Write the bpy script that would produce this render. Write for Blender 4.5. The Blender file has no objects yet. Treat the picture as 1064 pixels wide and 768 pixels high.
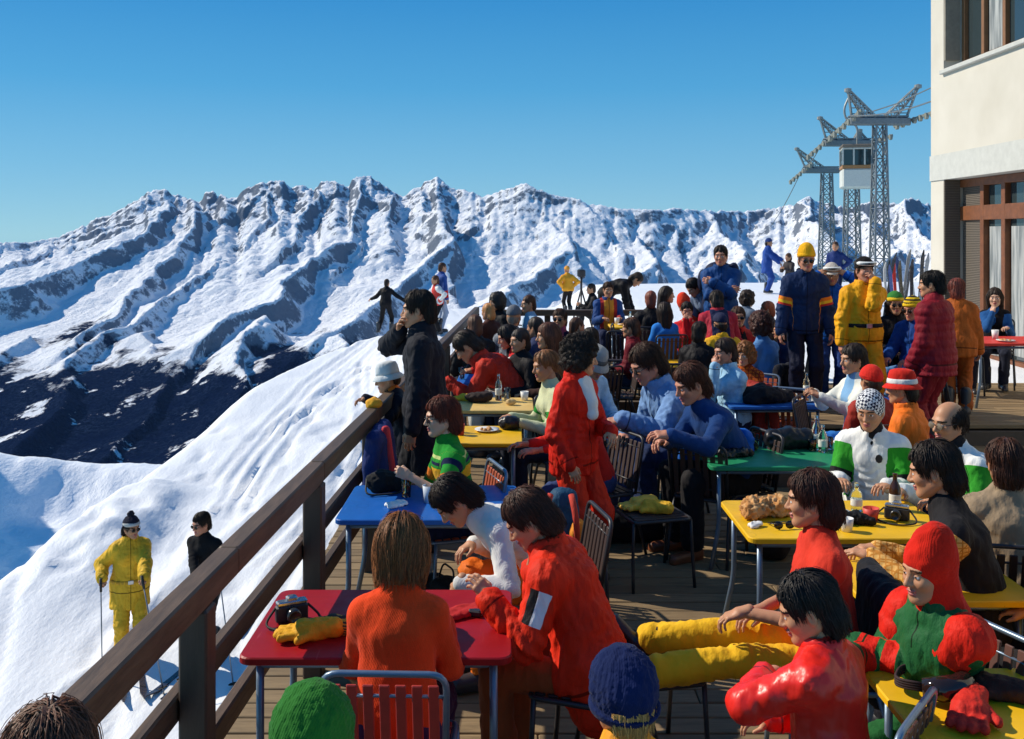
import bpy, math, random
import numpy as np
from mathutils import Vector, Matrix
from mathutils.kdtree import KDTree
random.seed(7); rng = np.random.default_rng(7)
SC = bpy.context.scene
COL = SC.collection
F_PX, CX, HY, CAMZ = 1000.0, 532.0, 245.0, 2.3      # focal length and horizon of the photograph, camera height
R = math.radians

def at(px, py, Y):
    """world point at depth Y seen at photo pixel px, py"""
    return Vector(((px - CX) / F_PX * Y, Y, CAMZ - (py - HY) / F_PX * Y))

# ------------------------------------------------------------------ noise
_perm = np.random.default_rng(3).permutation(256)
_perm = np.concatenate([_perm, _perm, _perm]).astype(np.int64)
_vals = np.random.default_rng(4).uniform(-1, 1, 256).astype(np.float32)
def vnoise(x, y, z=None, seed=0):
    x = np.asarray(x, np.float32); y = np.asarray(y, np.float32)
    z = np.zeros_like(x) + 0.37 if z is None else np.asarray(z, np.float32)
    xi = np.floor(x).astype(np.int64); yi = np.floor(y).astype(np.int64); zi = np.floor(z).astype(np.int64)
    fx = x - xi; fy = y - yi; fz = z - zi
    fx = fx*fx*fx*(fx*(fx*6-15)+10); fy = fy*fy*fy*(fy*(fy*6-15)+10); fz = fz*fz*fz*(fz*(fz*6-15)+10)
    xi = (xi + seed*17) & 255; yi = (yi + seed*31) & 255; zi = zi & 255
    def h(a, b, c): return _vals[_perm[_perm[_perm[(a & 255)] + (b & 255)] + (c & 255)]]
    r = 0
    for a in (0, 1):
        wx = fx if a else 1-fx
        for b in (0, 1):
            wy = fy if b else 1-fy
            for c in (0, 1):
                r = r + wx*wy*(fz if c else 1-fz)*h(xi+a, yi+b, zi+c)
    return r
def fbm(x, y, z=None, oct=4, gain=.5, lac=2.03, seed=0):
    s = 0; a = 1; n = 0
    for i in range(oct):
        s = s + a*vnoise(x, y, z, seed+i); n += a; a *= gain
        x = x*lac + 3.1; y = y*lac + 1.7
        if z is not None: z = z*lac + .9
    return s/n
def sstep(a, b, x):
    t = np.clip((x-a)/(b-a), 0, 1); return t*t*(3-2*t)

# ------------------------------------------------------------------ mesh helpers
def mesh_obj(name, V, Fc, mat=None, parent=None, smooth=True, midx=None, loc=None):
    me = bpy.data.meshes.new(name)
    V = np.asarray(V, np.float32).reshape(-1, 3)
    if isinstance(Fc, np.ndarray):
        nf, k = Fc.shape
        me.vertices.add(len(V)); me.vertices.foreach_set('co', V.ravel())
        me.loops.add(nf*k); me.loops.foreach_set('vertex_index', Fc.ravel().astype(np.int32))
        me.polygons.add(nf); me.polygons.foreach_set('loop_start', np.arange(0, nf*k, k, dtype=np.int32))
        me.update(calc_edges=True)
    else:
        me.from_pydata(V.tolist(), [], [list(map(int, f)) for f in Fc]); me.update()
    mats = mat if isinstance(mat, (list, tuple)) else [mat]
    for m in mats:
        if m: me.materials.append(m)
    if midx is not None: me.polygons.foreach_set('material_index', np.asarray(midx, np.int32))
    me.polygons.foreach_set('use_smooth', np.full(len(me.polygons), bool(smooth)))
    o = bpy.data.objects.new(name, me); COL.objects.link(o)
    if parent: o.parent = parent
    if loc is not None: o.location = loc
    return o
def empty(name, loc=(0, 0, 0), rz=0, parent=None):
    o = bpy.data.objects.new(name, None); COL.objects.link(o); o.location = loc; o.rotation_euler = (0, 0, rz)
    o.empty_display_size = .1
    if parent: o.parent = parent
    return o
def tag(o, label=None, cat=None, group=None, kind=None):
    if label: o['label'] = label
    if cat: o['category'] = cat
    if group: o['group'] = group
    if kind: o['kind'] = kind
    return o
def copy_tree(o, parent=None):
    c = o.copy(); COL.objects.link(c)
    if parent: c.parent = parent
    for ch in list(o.children): copy_tree(ch, c)
    return c

class MB:
    """collects boxes, tubes and lathes into one mesh"""
    def __init__(s): s.v = []; s.f = []
    def add(s, V, Fc):
        n = len(s.v); s.v += [tuple(map(float, p)) for p in V]; s.f += [tuple(int(i)+n for i in f) for f in Fc]; return s
    def box(s, c, size, M=None, bev=0.0):
        hx, hy, hz = size[0]/2, size[1]/2, size[2]/2
        b = min(bev, hx*.9, hy*.9, hz*.9)
        pts = []; 
        if b <= 0:
            for z in (-hz, hz):
                pts += [(-hx, -hy, z), (hx, -hy, z), (hx, hy, z), (-hx, hy, z)]
            fs = [(3, 2, 1, 0), (4, 5, 6, 7), (0, 1, 5, 4), (1, 2, 6, 5), (2, 3, 7, 6), (3, 0, 4, 7)]
        else:
            rings = [(-hz, b), (-hz+b, 0), (hz-b, 0), (hz, b)]
            for z, i in rings:
                x, y = hx-i, hy-i
                c2 = b
                pts += [(-x+c2, -y, z), (x-c2, -y, z), (x, -y+c2, z), (x, y-c2, z), (x-c2, y, z), (-x+c2, y, z), (-x, y-c2, z), (-x, -y+c2, z)]
            fs = []
            for r in range(3):
                for i in range(8):
                    a, d = r*8+i, r*8+(i+1) % 8
                    fs.append((a, d, d+8, a+8))
            fs.append(tuple(range(7, -1, -1))); fs.append(tuple(range(24, 32)))
        c = Vector(c)
        out = []
        for p in pts:
            q = Vector(p)
            if M is not None: q = M @ q
            out.append(q + c)
        return s.add(out, fs)
    def bar(s, a, b, w, h, up=(0, 0, 1), bev=0.0):
        a = Vector(a); b = Vector(b); d = (b-a); L = d.length; y = d.normalized(); u = Vector(up)
        x = y.cross(u)
        if x.length < 1e-4: x = y.cross(Vector((1, 0, 0)))
        x.normalize(); z = x.cross(y)
        return s.box((a+b)/2, (w, L, h), Matrix((x, y, z)).transposed(), bev)
    def tube(s, pts, r, n=8, closed=False, cap=True):
        pts = [Vector(p) for p in pts]; m = len(pts)
        rs = r if isinstance(r, (list, tuple)) else [r]*m
        V = []; prev = None
        for i, p in enumerate(pts):
            if closed: d = pts[(i+1) % m]-pts[i-1]
            else: d = pts[min(i+1, m-1)]-pts[max(i-1, 0)]
            d.normalize()
            if prev is None:
                u = d.orthogonal().normalized()
            else:
                u = (prev - d*prev.dot(d))
                u = u.normalized() if u.length > 1e-5 else d.orthogonal().normalized()
            prev = u; w = d.cross(u)
            for k in range(n):
                a = 2*math.pi*k/n
                V.append(p + (u*math.cos(a)+w*math.sin(a))*rs[i])
        Fc = []
        for i in range(m if closed else m-1):
            j = (i+1) % m
            for k in range(n):
                Fc.append((i*n+k, i*n+(k+1) % n, j*n+(k+1) % n, j*n+k))
        if cap and not closed:
            Fc.append(tuple(range(n-1, -1, -1))); Fc.append(tuple(range((m-1)*n, m*n)))
        return s.add(V, Fc)
    def lathe(s, prof, n=20, sx=1, sy=1, c=(0, 0, 0), M=None):
        V = []; Fc = []; c = Vector(c)
        for r, z in prof:
            for k in range(n):
                a = 2*math.pi*k/n
                q = Vector((r*math.cos(a)*sx, r*math.sin(a)*sy, z))
                if M is not None: q = M @ q
                V.append(c+q)
        for i in range(len(prof)-1):
            for k in range(n):
                Fc.append((i*n+k, i*n+(k+1) % n, (i+1)*n+(k+1) % n, (i+1)*n+k))
        if prof[0][0] > 1e-6: Fc.append(tuple(range(n-1, -1, -1)))
        if prof[-1][0] > 1e-6: Fc.append(tuple(range((len(prof)-1)*n, len(prof)*n)))
        return s.add(V, Fc)
    def build(s, name, mat, parent=None, smooth=False, loc=None):
        o = mesh_obj(name, s.v, s.f, mat, parent, smooth, loc=loc)
        if smooth == 'auto':
            me = o.data
            me.polygons.foreach_set('use_smooth', np.ones(len(me.polygons), bool))
            me.set_sharp_from_angle(angle=R(40))
        return o

def corner(pts, r, n=5):
    """rounds the corners of an open polyline"""
    pts = [Vector(p) for p in pts]; out = [pts[0]]
    for i in range(1, len(pts)-1):
        a = (pts[i-1]-pts[i]); b = (pts[i+1]-pts[i])
        q = min(r, a.length*.49, b.length*.49)
        p0 = pts[i]+a.normalized()*q; p1 = pts[i]+b.normalized()*q
        for k in range(n+1):
            t = k/n; out.append(p0*(1-t)**2 + pts[i]*2*t*(1-t) + p1*t*t)
    out.append(pts[-1]); return out

# ------------------------------------------------------------------ signed distance meshes
class SDF:
    def __init__(s, res): s.res = res; s.p = []
    def cone(s, a, b, ra, rb, k=.03, lat=None, w=1.0, op='u', tg=0):
        s.p.append(('c', np.array(a, float), np.array(b, float), ra, rb, k, None if lat is None else np.array(lat, float), w, op, tg)); return s
    def ell(s, c, r, k=.02, M=None, op='u'):
        s.p.append(('e', np.array(c, float), np.array(r, float), None if M is None else np.array(M, float), 0, k, None, 1, op, 0)); return s
    def half(s, pt, n):     # keeps the side the normal points away from
        s.p.append(('h', np.array(pt, float), np.array(n, float)/np.linalg.norm(n), 0, 0, 0, None, 1, 'i', 0)); return s
    def _box(s, p):
        if p[0] == 'c':
            m = max(p[3], p[4])*p[7]
            return np.minimum(p[1], p[2])-m, np.maximum(p[1], p[2])+m
        m = p[2].max() if p[3] is not None else p[2]
        return p[1]-m, p[1]+m
    @staticmethod
    def _ev(p, X):
        if p[0] == 'c':
            a, b, ra, rb, lat, w = p[1], p[2], p[3], p[4], p[6], p[7]
            q = X-a; ba = b-a
            if lat is not None:
                pr = q @ lat; pb = ba @ lat
                q = q - lat*(pr*(1-1/w))[..., None]; ba = ba - lat*(pb*(1-1/w))
            L = max(ba @ ba, 1e-9)
            t = np.clip((q @ ba)/L, 0, 1)
            return np.sqrt(((q-t[..., None]*ba)**2).sum(-1)) - (ra+(rb-ra)*t), t
        if p[0] == 'e':
            q = X-p[1]
            if p[3] is not None: q = q @ p[3]
            r = p[2]
            k0 = np.sqrt(((q/r)**2).sum(-1)); k1 = np.sqrt(((q/(r*r))**2).sum(-1))
            return k0*(k0-1)/np.maximum(k1, 1e-6), k0
        return (X-p[1]) @ p[2], None
    def mesh(s, smooth=1):
        h = s.res
        lo = np.min([s._box(p)[0] for p in s.p if p[8] == 'u'], 0)-3*h
        hi = np.max([s._box(p)[1] for p in s.p if p[8] == 'u'], 0)+3*h
        n = np.ceil((hi-lo)/h).astype(int)+1
        ax = [lo[i]+h*np.arange(n[i]) for i in range(3)]
        Fd = np.full(n, 1.0, np.float32)
        for p in s.p:
            if p[0] == 'h':
                X = np.stack(np.meshgrid(*ax, indexing='ij'), -1)
                Fd = np.maximum(Fd, s._ev(p, X)[0].astype(np.float32)); continue
            k = p[5]
            b0, b1 = s._box(p)
            i0 = np.maximum(np.floor((b0-k-2*h-lo)/h).astype(int), 0); i1 = np.minimum(np.ceil((b1+k+2*h-lo)/h).astype(int)+1, n)
            if (i1 <= i0).any(): continue
            sl = tuple(slice(i0[i], i1[i]) for i in range(3))
            X = np.stack(np.meshgrid(*[ax[i][sl[i]] for i in range(3)], indexing='ij'), -1)
            d = s._ev(p, X)[0].astype(np.float32); a = Fd[sl]
            if p[8] == 'u':
                hh = np.maximum(k-np.abs(a-d), 0)/max(k, 1e-6); Fd[sl] = np.minimum(a, d)-hh*hh*k*.25
            else:
                d = -d; hh = np.maximum(k-np.abs(a-d), 0)/max(k, 1e-6); Fd[sl] = np.maximum(a, d)+hh*hh*k*.25
        V, Q = nets(Fd, lo, h)
        for _ in range(smooth): V = relax(V, Q, .5)
        return V, Q
def nets(Fd, lo, h):
    ins = Fd < 0
    c = [(i, j, k) for i in (0, 1) for j in (0, 1) for k in (0, 1)]
    n = Fd.shape; m = tuple(x-1 for x in n)
    def sh(A, o): return A[o[0]:o[0]+m[0], o[1]:o[1]+m[1], o[2]:o[2]+m[2]]
    cnt = sum(sh(ins, o).astype(np.int8) for o in c)
    mask = (cnt > 0) & (cnt < 8)
    idx = np.argwhere(mask)
    vals = np.stack([Fd[idx[:, 0]+o[0], idx[:, 1]+o[1], idx[:, 2]+o[2]] for o in c], 1)
    acc = np.zeros((len(idx), 3)); num = np.zeros(len(idx))
    C = np.array(c, float)
    for a in range(8):
        for b in range(a+1, 8):
            if abs(C[a]-C[b]).sum() != 1: continue
            va, vb = vals[:, a], vals[:, b]; x = (va < 0) != (vb < 0)
            t = np.where(x, va/np.where(x, va-vb, 1), 0)
            acc += x[:, None]*(C[a]+t[:, None]*(C[b]-C[a])); num += x
    V = lo + h*(idx+acc/num[:, None])
    vid = np.full(m, -1, np.int64); vid[mask] = np.arange(len(idx))
    Q = []
    for axn in range(3):
        u, w = (axn+1) % 3, (axn+2) % 3
        A = np.take(ins, range(n[axn]-1), axn); B = np.take(ins, range(1, n[axn]), axn)
        e = np.argwhere(A != B)
        e = e[(e[:, u] > 0) & (e[:, w] > 0) & (e[:, u] < n[u]-1) & (e[:, w] < n[w]-1)]
        f = A[e[:, 0], e[:, 1], e[:, 2]]
        def g(du, dw):
            q = e.copy(); q[:, u] += du; q[:, w] += dw; return vid[q[:, 0], q[:, 1], q[:, 2]]
        q = np.stack([g(-1, -1), g(0, -1), g(0, 0), g(-1, 0)], 1)
        q[~f] = q[~f][:, ::-1]
        Q.append(q)
    return V, np.concatenate(Q)
def relax(V, Q, w=.5):
    S = np.zeros_like(V); N = np.zeros(len(V))
    for a, b in ((0, 1), (1, 2), (2, 3), (3, 0)):
        np.add.at(S, Q[:, a], V[Q[:, b]]); np.add.at(N, Q[:, a], 1)
        np.add.at(S, Q[:, b], V[Q[:, a]]); np.add.at(N, Q[:, b], 1)
    return V*(1-w)+w*S/np.maximum(N, 1)[:, None]
def normals(V, Q):
    n = np.cross(V[Q[:, 2]]-V[Q[:, 0]], V[Q[:, 3]]-V[Q[:, 1]]); N = np.zeros_like(V)
    for a in range(4): np.add.at(N, Q[:, a], n)
    return N/np.maximum(np.linalg.norm(N, axis=1), 1e-9)[:, None]
def attr(o, name, vals):
    a = o.data.attributes.new(name, 'FLOAT', 'POINT'); a.data.foreach_set('value', np.asarray(vals, np.float32))

# ------------------------------------------------------------------ materials
_M = {}
class NT:
    def __init__(s, name):
        s.m = bpy.data.materials.new(name); s.m.use_nodes = True; s.t = s.m.node_tree; s.b = s.t.nodes['Principled BSDF']
    def n(s, typ, **kw):
        nd = s.t.nodes.new(typ)
        for k, v in kw.items():
            if k.startswith('_'): setattr(nd, k[1:], v)
        for k, v in kw.items():
            if not k.startswith('_'): nd.inputs[k.replace('__', ' ')].default_value = v
        return nd
    def l(s, a, b): s.t.links.new(a, b)
    def mixc(s, fac, a, b, mode='MIX'):
        m = s.t.nodes.new('ShaderNodeMix'); m.data_type = 'RGBA'; m.blend_type = mode
        for sock, v in ((m.inputs[0], fac), (m.inputs[6], a), (m.inputs[7], b)):
            if hasattr(v, 'is_linked'): s.l(v, sock)
            elif isinstance(v, (int, float)): sock.default_value = v
            else: sock.default_value = (*v[:3], 1)
        return m.outputs[2]
    def math(s, op, a, b=0.0, clamp=False):
        m = s.t.nodes.new('ShaderNodeMath'); m.operation = op; m.use_clamp = clamp
        for sock, v in ((m.inputs[0], a), (m.inputs[1], b)):
            if hasattr(v, 'is_linked'): s.l(v, sock)
            else: sock.default_value = v
        return m.outputs[0]
    def coord(s, scale=(1, 1, 1), kind='Object', rot=(0, 0, 0)):
        c = s.t.nodes.new('ShaderNodeTexCoord'); mp = s.n('ShaderNodeMapping'); mp.inputs['Scale'].default_value = scale; mp.inputs['Rotation'].default_value = rot
        s.l(c.outputs[kind], mp.inputs[0]); return mp.outputs[0]
    def noise(s, vec, scale, detail=3, rough=.5, out=0):
        nd = s.n('ShaderNodeTexNoise', Scale=scale, Detail=detail, Roughness=rough); s.l(vec, nd.inputs['Vector']); return nd.outputs[out]
    def ramp(s, v, lo, hi, a=(0, 0, 0), b=(1, 1, 1)):
        r = s.t.nodes.new('ShaderNodeValToRGB'); e = r.color_ramp.elements
        e[0].position = lo; e[1].position = hi; e[0].color = (*a, 1); e[1].color = (*b, 1); s.l(v, r.inputs[0]); return r.outputs[0]
    def bump(s, v, strength, dist=.01, prev=None):
        b = s.n('ShaderNodeBump', Strength=strength, Distance=dist); s.l(v, b.inputs['Height'])
        if prev is not None: s.l(prev, b.inputs['Normal'])
        return b.outputs[0]
    def fin(s, col=None, rough=None, nor=None, **kw):
        if col is not None:
            if hasattr(col, 'is_linked'): s.l(col, s.b.inputs['Base Color'])
            else: s.b.inputs['Base Color'].default_value = (*col, 1)
        if rough is not None:
            if hasattr(rough, 'is_linked'): s.l(rough, s.b.inputs['Roughness'])
            else: s.b.inputs['Roughness'].default_value = rough
        if nor is not None: s.l(nor, s.b.inputs['Normal'])
        for k, v in kw.items(): s.b.inputs[k.replace('__', ' ')].default_value = v
        return s.m
def sc_(c, f): return tuple(min(1, x*f) for x in c)

def cloth(col, kind='knit', over=(), pat=None):
    """woven, knitted or coated fabric; over = crisp inset bands (attribute, low, high, colour); pat = ('check', scale, colour) and the like"""
    key = ('cloth', col, kind, tuple(over), pat)
    if key in _M: return _M[key]
    t = NT('fabric_'+kind)
    v = t.coord()
    n1 = t.noise(v, 6, 3); 
    c = t.mixc(t.ramp(n1, .3, .7), sc_(col, .82), sc_(col, 1.1))
    if kind == 'denim':
        c = t.mixc(t.ramp(t.noise(v, 14, 5, .7), .35, .75), c, sc_(col, 1.45))
    if pat:
        if pat[0] == 'check':
            ck = t.n('ShaderNodeTexChecker', Scale=pat[1]); t.l(t.coord(rot=(.5, .6, .4)), ck.inputs['Vector']); c = t.mixc(ck.outputs['Fac'], c, pat[2])
        elif pat[0] == 'lines':       # thin tartan lines
            for r in ((0, 0, 0), (0, 0, 1.57), (0, 1.57, 0)):
                w = t.n('ShaderNodeTexWave', Scale=pat[1]); t.l(t.coord(rot=r), w.inputs['Vector'])
                c = t.mixc(t.ramp(w.outputs['Fac'], .86, .9), c, pat[2])
        elif pat[0] == 'bands':
            w = t.n('ShaderNodeTexWave', _bands_direction='Z', Scale=pat[1]); t.l(t.coord(), w.inputs['Vector'])
            c = t.mixc(t.ramp(w.outputs['Fac'], .5, .55), c, pat[2])
        elif pat[0] == 'blotch':
            c = t.mixc(t.ramp(t.noise(v, pat[1], 3), .5, .56), c, pat[2])
    for ov in over:
        a, lo, hi, oc = ov[:4]
        an = t.n('ShaderNodeAttribute', _attribute_name=a)
        f = t.math('MULTIPLY', t.math('GREATER_THAN', an.outputs['Fac'], lo), t.math('LESS_THAN', an.outputs['Fac'], hi))
        for q in range(4, len(ov), 3):
            an = t.n('ShaderNodeAttribute', _attribute_name=ov[q])
            f = t.math('MULTIPLY', f, t.math('MULTIPLY', t.math('GREATER_THAN', an.outputs['Fac'], ov[q+1]), t.math('LESS_THAN', an.outputs['Fac'], ov[q+2])))
        c = t.mixc(f, c, oc)
    if kind == 'knit':
        w = t.n('ShaderNodeTexWave', Scale=55, Distortion=2.5); t.l(t.coord(rot=(.2, .3, .1)), w.inputs['Vector'])
        nb = t.bump(t.noise(v, 240, 2), .5, .002, t.bump(w.outputs['Fac'], .3, .002, t.bump(t.noise(t.coord((1, 1, .6), rot=(.3, .1, 0)), 20, 4), .5, .018)))
        m = t.fin(c, .92, nb, Sheen__Weight=.06, Sheen__Roughness=.4, Specular__IOR__Level=.12)
    elif kind == 'nylon':
        nb = t.bump(t.noise(v, 420, 2, .6), .2, .001, t.bump(t.noise(t.coord((1, 1, .4), rot=(.3, .2, 0)), 34, 4, .6), .5, .012, t.bump(t.noise(t.coord((1, 1, .45)), 15, 4, .55), .6, .025)))
        m = t.fin(c, .62, nb, Specular__IOR__Level=.12)
    elif kind == 'vinyl':
        nb = t.bump(t.noise(t.coord((1, 1, .5)), 16, 3, .45), .5, .015)
        m = t.fin(c, .36, nb, Specular__IOR__Level=.38)
    elif kind == 'denim':
        nb = t.bump(t.noise(v, 300, 2), .3, .0015, t.bump(t.noise(t.coord((1, 1, .6)), 20, 4), .5, .015))
        m = t.fin(c, .85, nb, Specular__IOR__Level=.2)
    else:
        nb = t.bump(t.noise(v, 330, 2), .3, .0015, t.bump(t.noise(t.coord((1, 1, .45), rot=(.2, .4, 0)), 30, 4), .45, .012, t.bump(t.noise(t.coord((1, 1, .5)), 13, 4), .6, .022)))
        m = t.fin(c, .8, nb, Sheen__Weight=.03, Specular__IOR__Level=.18)
    _M[key] = m; return m
def paint(col, rough=.4, var=.15, metal=0.0, bump=.15, scale=8, chips=None):
    key = ('paint', col, rough, var, metal, bump, scale, chips)
    if key in _M: return _M[key]
    t = NT('paint'); v = t.coord()
    c = t.mixc(t.ramp(t.noise(v, scale, 5, .65), .3, .7), sc_(col, 1-var), sc_(col, 1+var))
    if chips: c = t.mixc(t.ramp(t.noise(v, 26, 6, .7), .63, .69), c, chips)
    rr = t.n('ShaderNodeMapRange'); t.l(t.noise(v, scale*3, 4), rr.inputs[0]); rr.inputs[3].default_value = rough*.8; rr.inputs[4].default_value = min(1, rough*1.35)
    m = t.fin(c, rr.outputs[0], t.bump(t.noise(v, 60, 3), bump, .003), Metallic=metal)
    _M[key] = m; return m
def skin(col):
    key = ('skin', col)
    if key in _M: return _M[key]
    t = NT('skin'); v = t.coord()
    c = t.mixc(t.ramp(t.noise(v, 18, 4), .3, .75), sc_(col, .88), (min(1, col[0]*1.08), col[1]*.98, col[2]*.95))
    m = t.fin(c, .5, t.bump(t.noise(v, 170, 3), .2, .0015), Subsurface__Weight=.12, Subsurface__Scale=.006, Specular__IOR__Level=.35)
    m.node_tree.nodes['Principled BSDF'].inputs['Subsurface Radius'].default_value = (1, .35, .2)
    _M[key] = m; return m
def hairm(col):
    key = ('hair', col)
    if key in _M: return _M[key]
    t = NT('hair'); v = t.coord((1, 1, .12))
    s = t.noise(v, 210, 3, .6)
    c = t.mixc(t.ramp(s, .3, .72), sc_(col, .45), sc_(col, 1.5))
    c = t.mixc(t.ramp(t.noise(t.coord(), 9, 3), .35, .7), c, sc_(col, 1.0))
    gi = t.n('ShaderNodeNewGeometry'); rr = t.ramp(gi.outputs['Random Per Island'], 0, 1, (.55, .55, .55), (1.9, 1.75, 1.6)); c = t.mixc(1.0, c, rr, 'MULTIPLY')
    m = t.fin(c, .55, t.bump(s, .5, .0025), Specular__IOR__Level=.3)
    _M[key] = m; return m
def glassm(col=(.9, .95, .95), rough=.02, alpha_like=1.0):
    key = ('glass', col)
    if key in _M: return _M[key]
    t = NT('glass'); m = t.fin(col, rough, None, Transmission__Weight=alpha_like, IOR=1.45)
    _M[key] = m; return m
SUN_Y = .3; SUN_E = 5.0; SKY_E = .1; SKY_HUE = .505; SKY_SAT = 1.1; EXPO = 0.08; SKY_TINT = (.76, 1.12, 1.04); SKY_RAMP = 9.6; HAZE_D = 9e-6; HAZE_C = (.25, .5, 1)
# ------------------------------------------------------------------ body templates
_T = {}
def head_tpl(res):
    if ('head', res) in _T: return _T[('head', res)]
    s = SDF(res)
    s.ell((0, .015, .026), (.076, .098, .093), .02)
    s.ell((0, -.028, -.04), (.059, .064, .078), .04)
    s.cone((-.05, .012, -.052), (-.016, -.066, -.098), .022, .02, .03)
    s.cone((.05, .012, -.052), (.016, -.066, -.098), .022, .02, .03)
    s.ell((0, -.078, -.1), (.02, .018, .017), .02)
    s.ell((0, -.076, .024), (.05, .018, .012), .02)
    for x in (-1, 1):
        s.ell((x*.04, -.062, -.027), (.02, .022, .02), .025)
        s.ell((x*.031, -.098, -.002), (.019, .017, .011), .014, op='s')
    s.cone((0, -.086, .012), (0, -.112, -.03), .007, .0115, .014)
    for x in (-1, 1):
        s.ell((x*.011, -.1, -.034), (.009, .011, .008), .008)
        s.ell((x*.079, .012, -.012), (.008, .018, .031), .01)
        s.ell((x*.086, .008, -.01), (.005, .009, .017), .006, op='s')
    s.ell((0, -.094, -.0605), (.023, .011, .0065), .006)
    s.ell((0, -.092, -.0735), (.019, .011, .0075), .006)
    s.ell((0, -.105, -.0668), (.022, .009, .0022), .004, op='s')
    for x in (-1, 1): s.ell((x*.031, -.077, -.001), (.0135, .0135, .0125), .002)
    V, Q = s.mesh(1)
    c = V[Q].mean(1); m = np.zeros(len(Q), int)
    lip = (np.abs(c[:, 0]) < .022) & (c[:, 1] < -.085) & (c[:, 2] > -.081) & (c[:, 2] < -.055) ; m[lip] = 1
    for x in (-1, 1):
        d = np.sqrt(((c-np.array((x*.031, -.077, -.001)))**2).sum(1))
        eye = (d < .0152) & (np.abs(c[:, 2]+.001) < .0048) & (c[:, 1] < -.082); m[eye] = 2
        ir = eye & (np.hypot(c[:, 0]-x*.031, c[:, 2]+.001) < .0062); m[ir] = 3
        br = (c[:, 1] < -.06) & (np.abs(c[:, 2]-.021-.1*(.03-np.abs(c[:, 0]-x*.031))) < .0045) & (np.abs(c[:, 0]-x*.033) < .023); m[br] = 4
    _T[('head', res)] = (V, Q, m); return _T[('head', res)]
def hand_tpl(pose, res):
    if ('hand', pose, res) in _T: return _T[('hand', pose, res)]
    s = SDF(res)
    s.cone((0, -.03, 0), (0, .02, 0), .025, .026, .02, (1, 0, 0), 1.15)
    s.cone((-.012, .02, 0), (-.018, .075, 0), .0165, .014, .015, (1, 0, 0), 1.5)
    s.cone((.014, .02, 0), (.017, .07, 0), .0155, .013, .015, (1, 0, 0), 1.4)
    curl = {'flat': (6, 8, 6), 'relax': (22, 34, 20), 'grip': (62, 78, 45)}[pose]
    for i, (x, L, r) in enumerate(((-.030, .074, .0088), (-.0105, .083, .009), (.0095, .077, .0086), (.028, .06, .0076))):
        p = np.array((x, .08-(.006 if i in (0,) else 0)-(.012 if i == 3 else 0), .001)); a = 0; spl = (x)*3.0
        for j, f in enumerate((.45, .31, .24)):
            a += R(curl[j])*(1+.08*i)
            d = np.array((math.sin(spl*.35), math.cos(a), -math.sin(a))); q = p+d*L*f
            s.cone(p, q, r*(1-.1*j), r*(1-.1*(j+1)), .004); p = q
    th = {'flat': ((-.052, .045, -.008), (-.068, .078, -.014)), 'relax': ((-.05, .045, -.018), (-.052, .08, -.03)), 'grip': ((-.044, .05, -.03), (-.022, .072, -.046))}[pose]
    s.cone((-.02, .012, -.006), th[0], .0155, .0115, .014); m = (np.array(th[0])+np.array(th[1]))/2
    s.cone(th[0], th[1], .0112, .008, .005)
    V, Q = s.mesh(1)
    _T[('hand', pose, res)] = (V, Q); return V, Q
def shoe_tpl(kind, res):
    if ('shoe', kind, res) in _T: return _T[('shoe', kind, res)]
    s = SDF(res)
    if kind == 'ski':
        s.cone((0, .05, -.045), (0, -.15, -.055), .052, .043, .03, (1, 0, 0), 1.0)
        s.cone((0, .02, -.05), (0, .0, .2), .06, .07, .04)
        s.cone((0, .06, -.082), (0, -.16, -.082), .046, .04, .01)
    else:
        s.cone((0, .045, -.05), (0, -.15, -.06), .038, .032, .03, (1, 0, 0), 1.05)
        s.cone((0, .02, -.05), (0, .015, .06), .043, .046, .03)
        s.cone((0, .045, -.078), (0, -.15, -.078), .036, .034, .006)
    s.half((0, 0, -.09), (0, 0, -1))
    V, Q = s.mesh(1); _T[('shoe', kind, res)] = (V, Q); return V, Q
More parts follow.
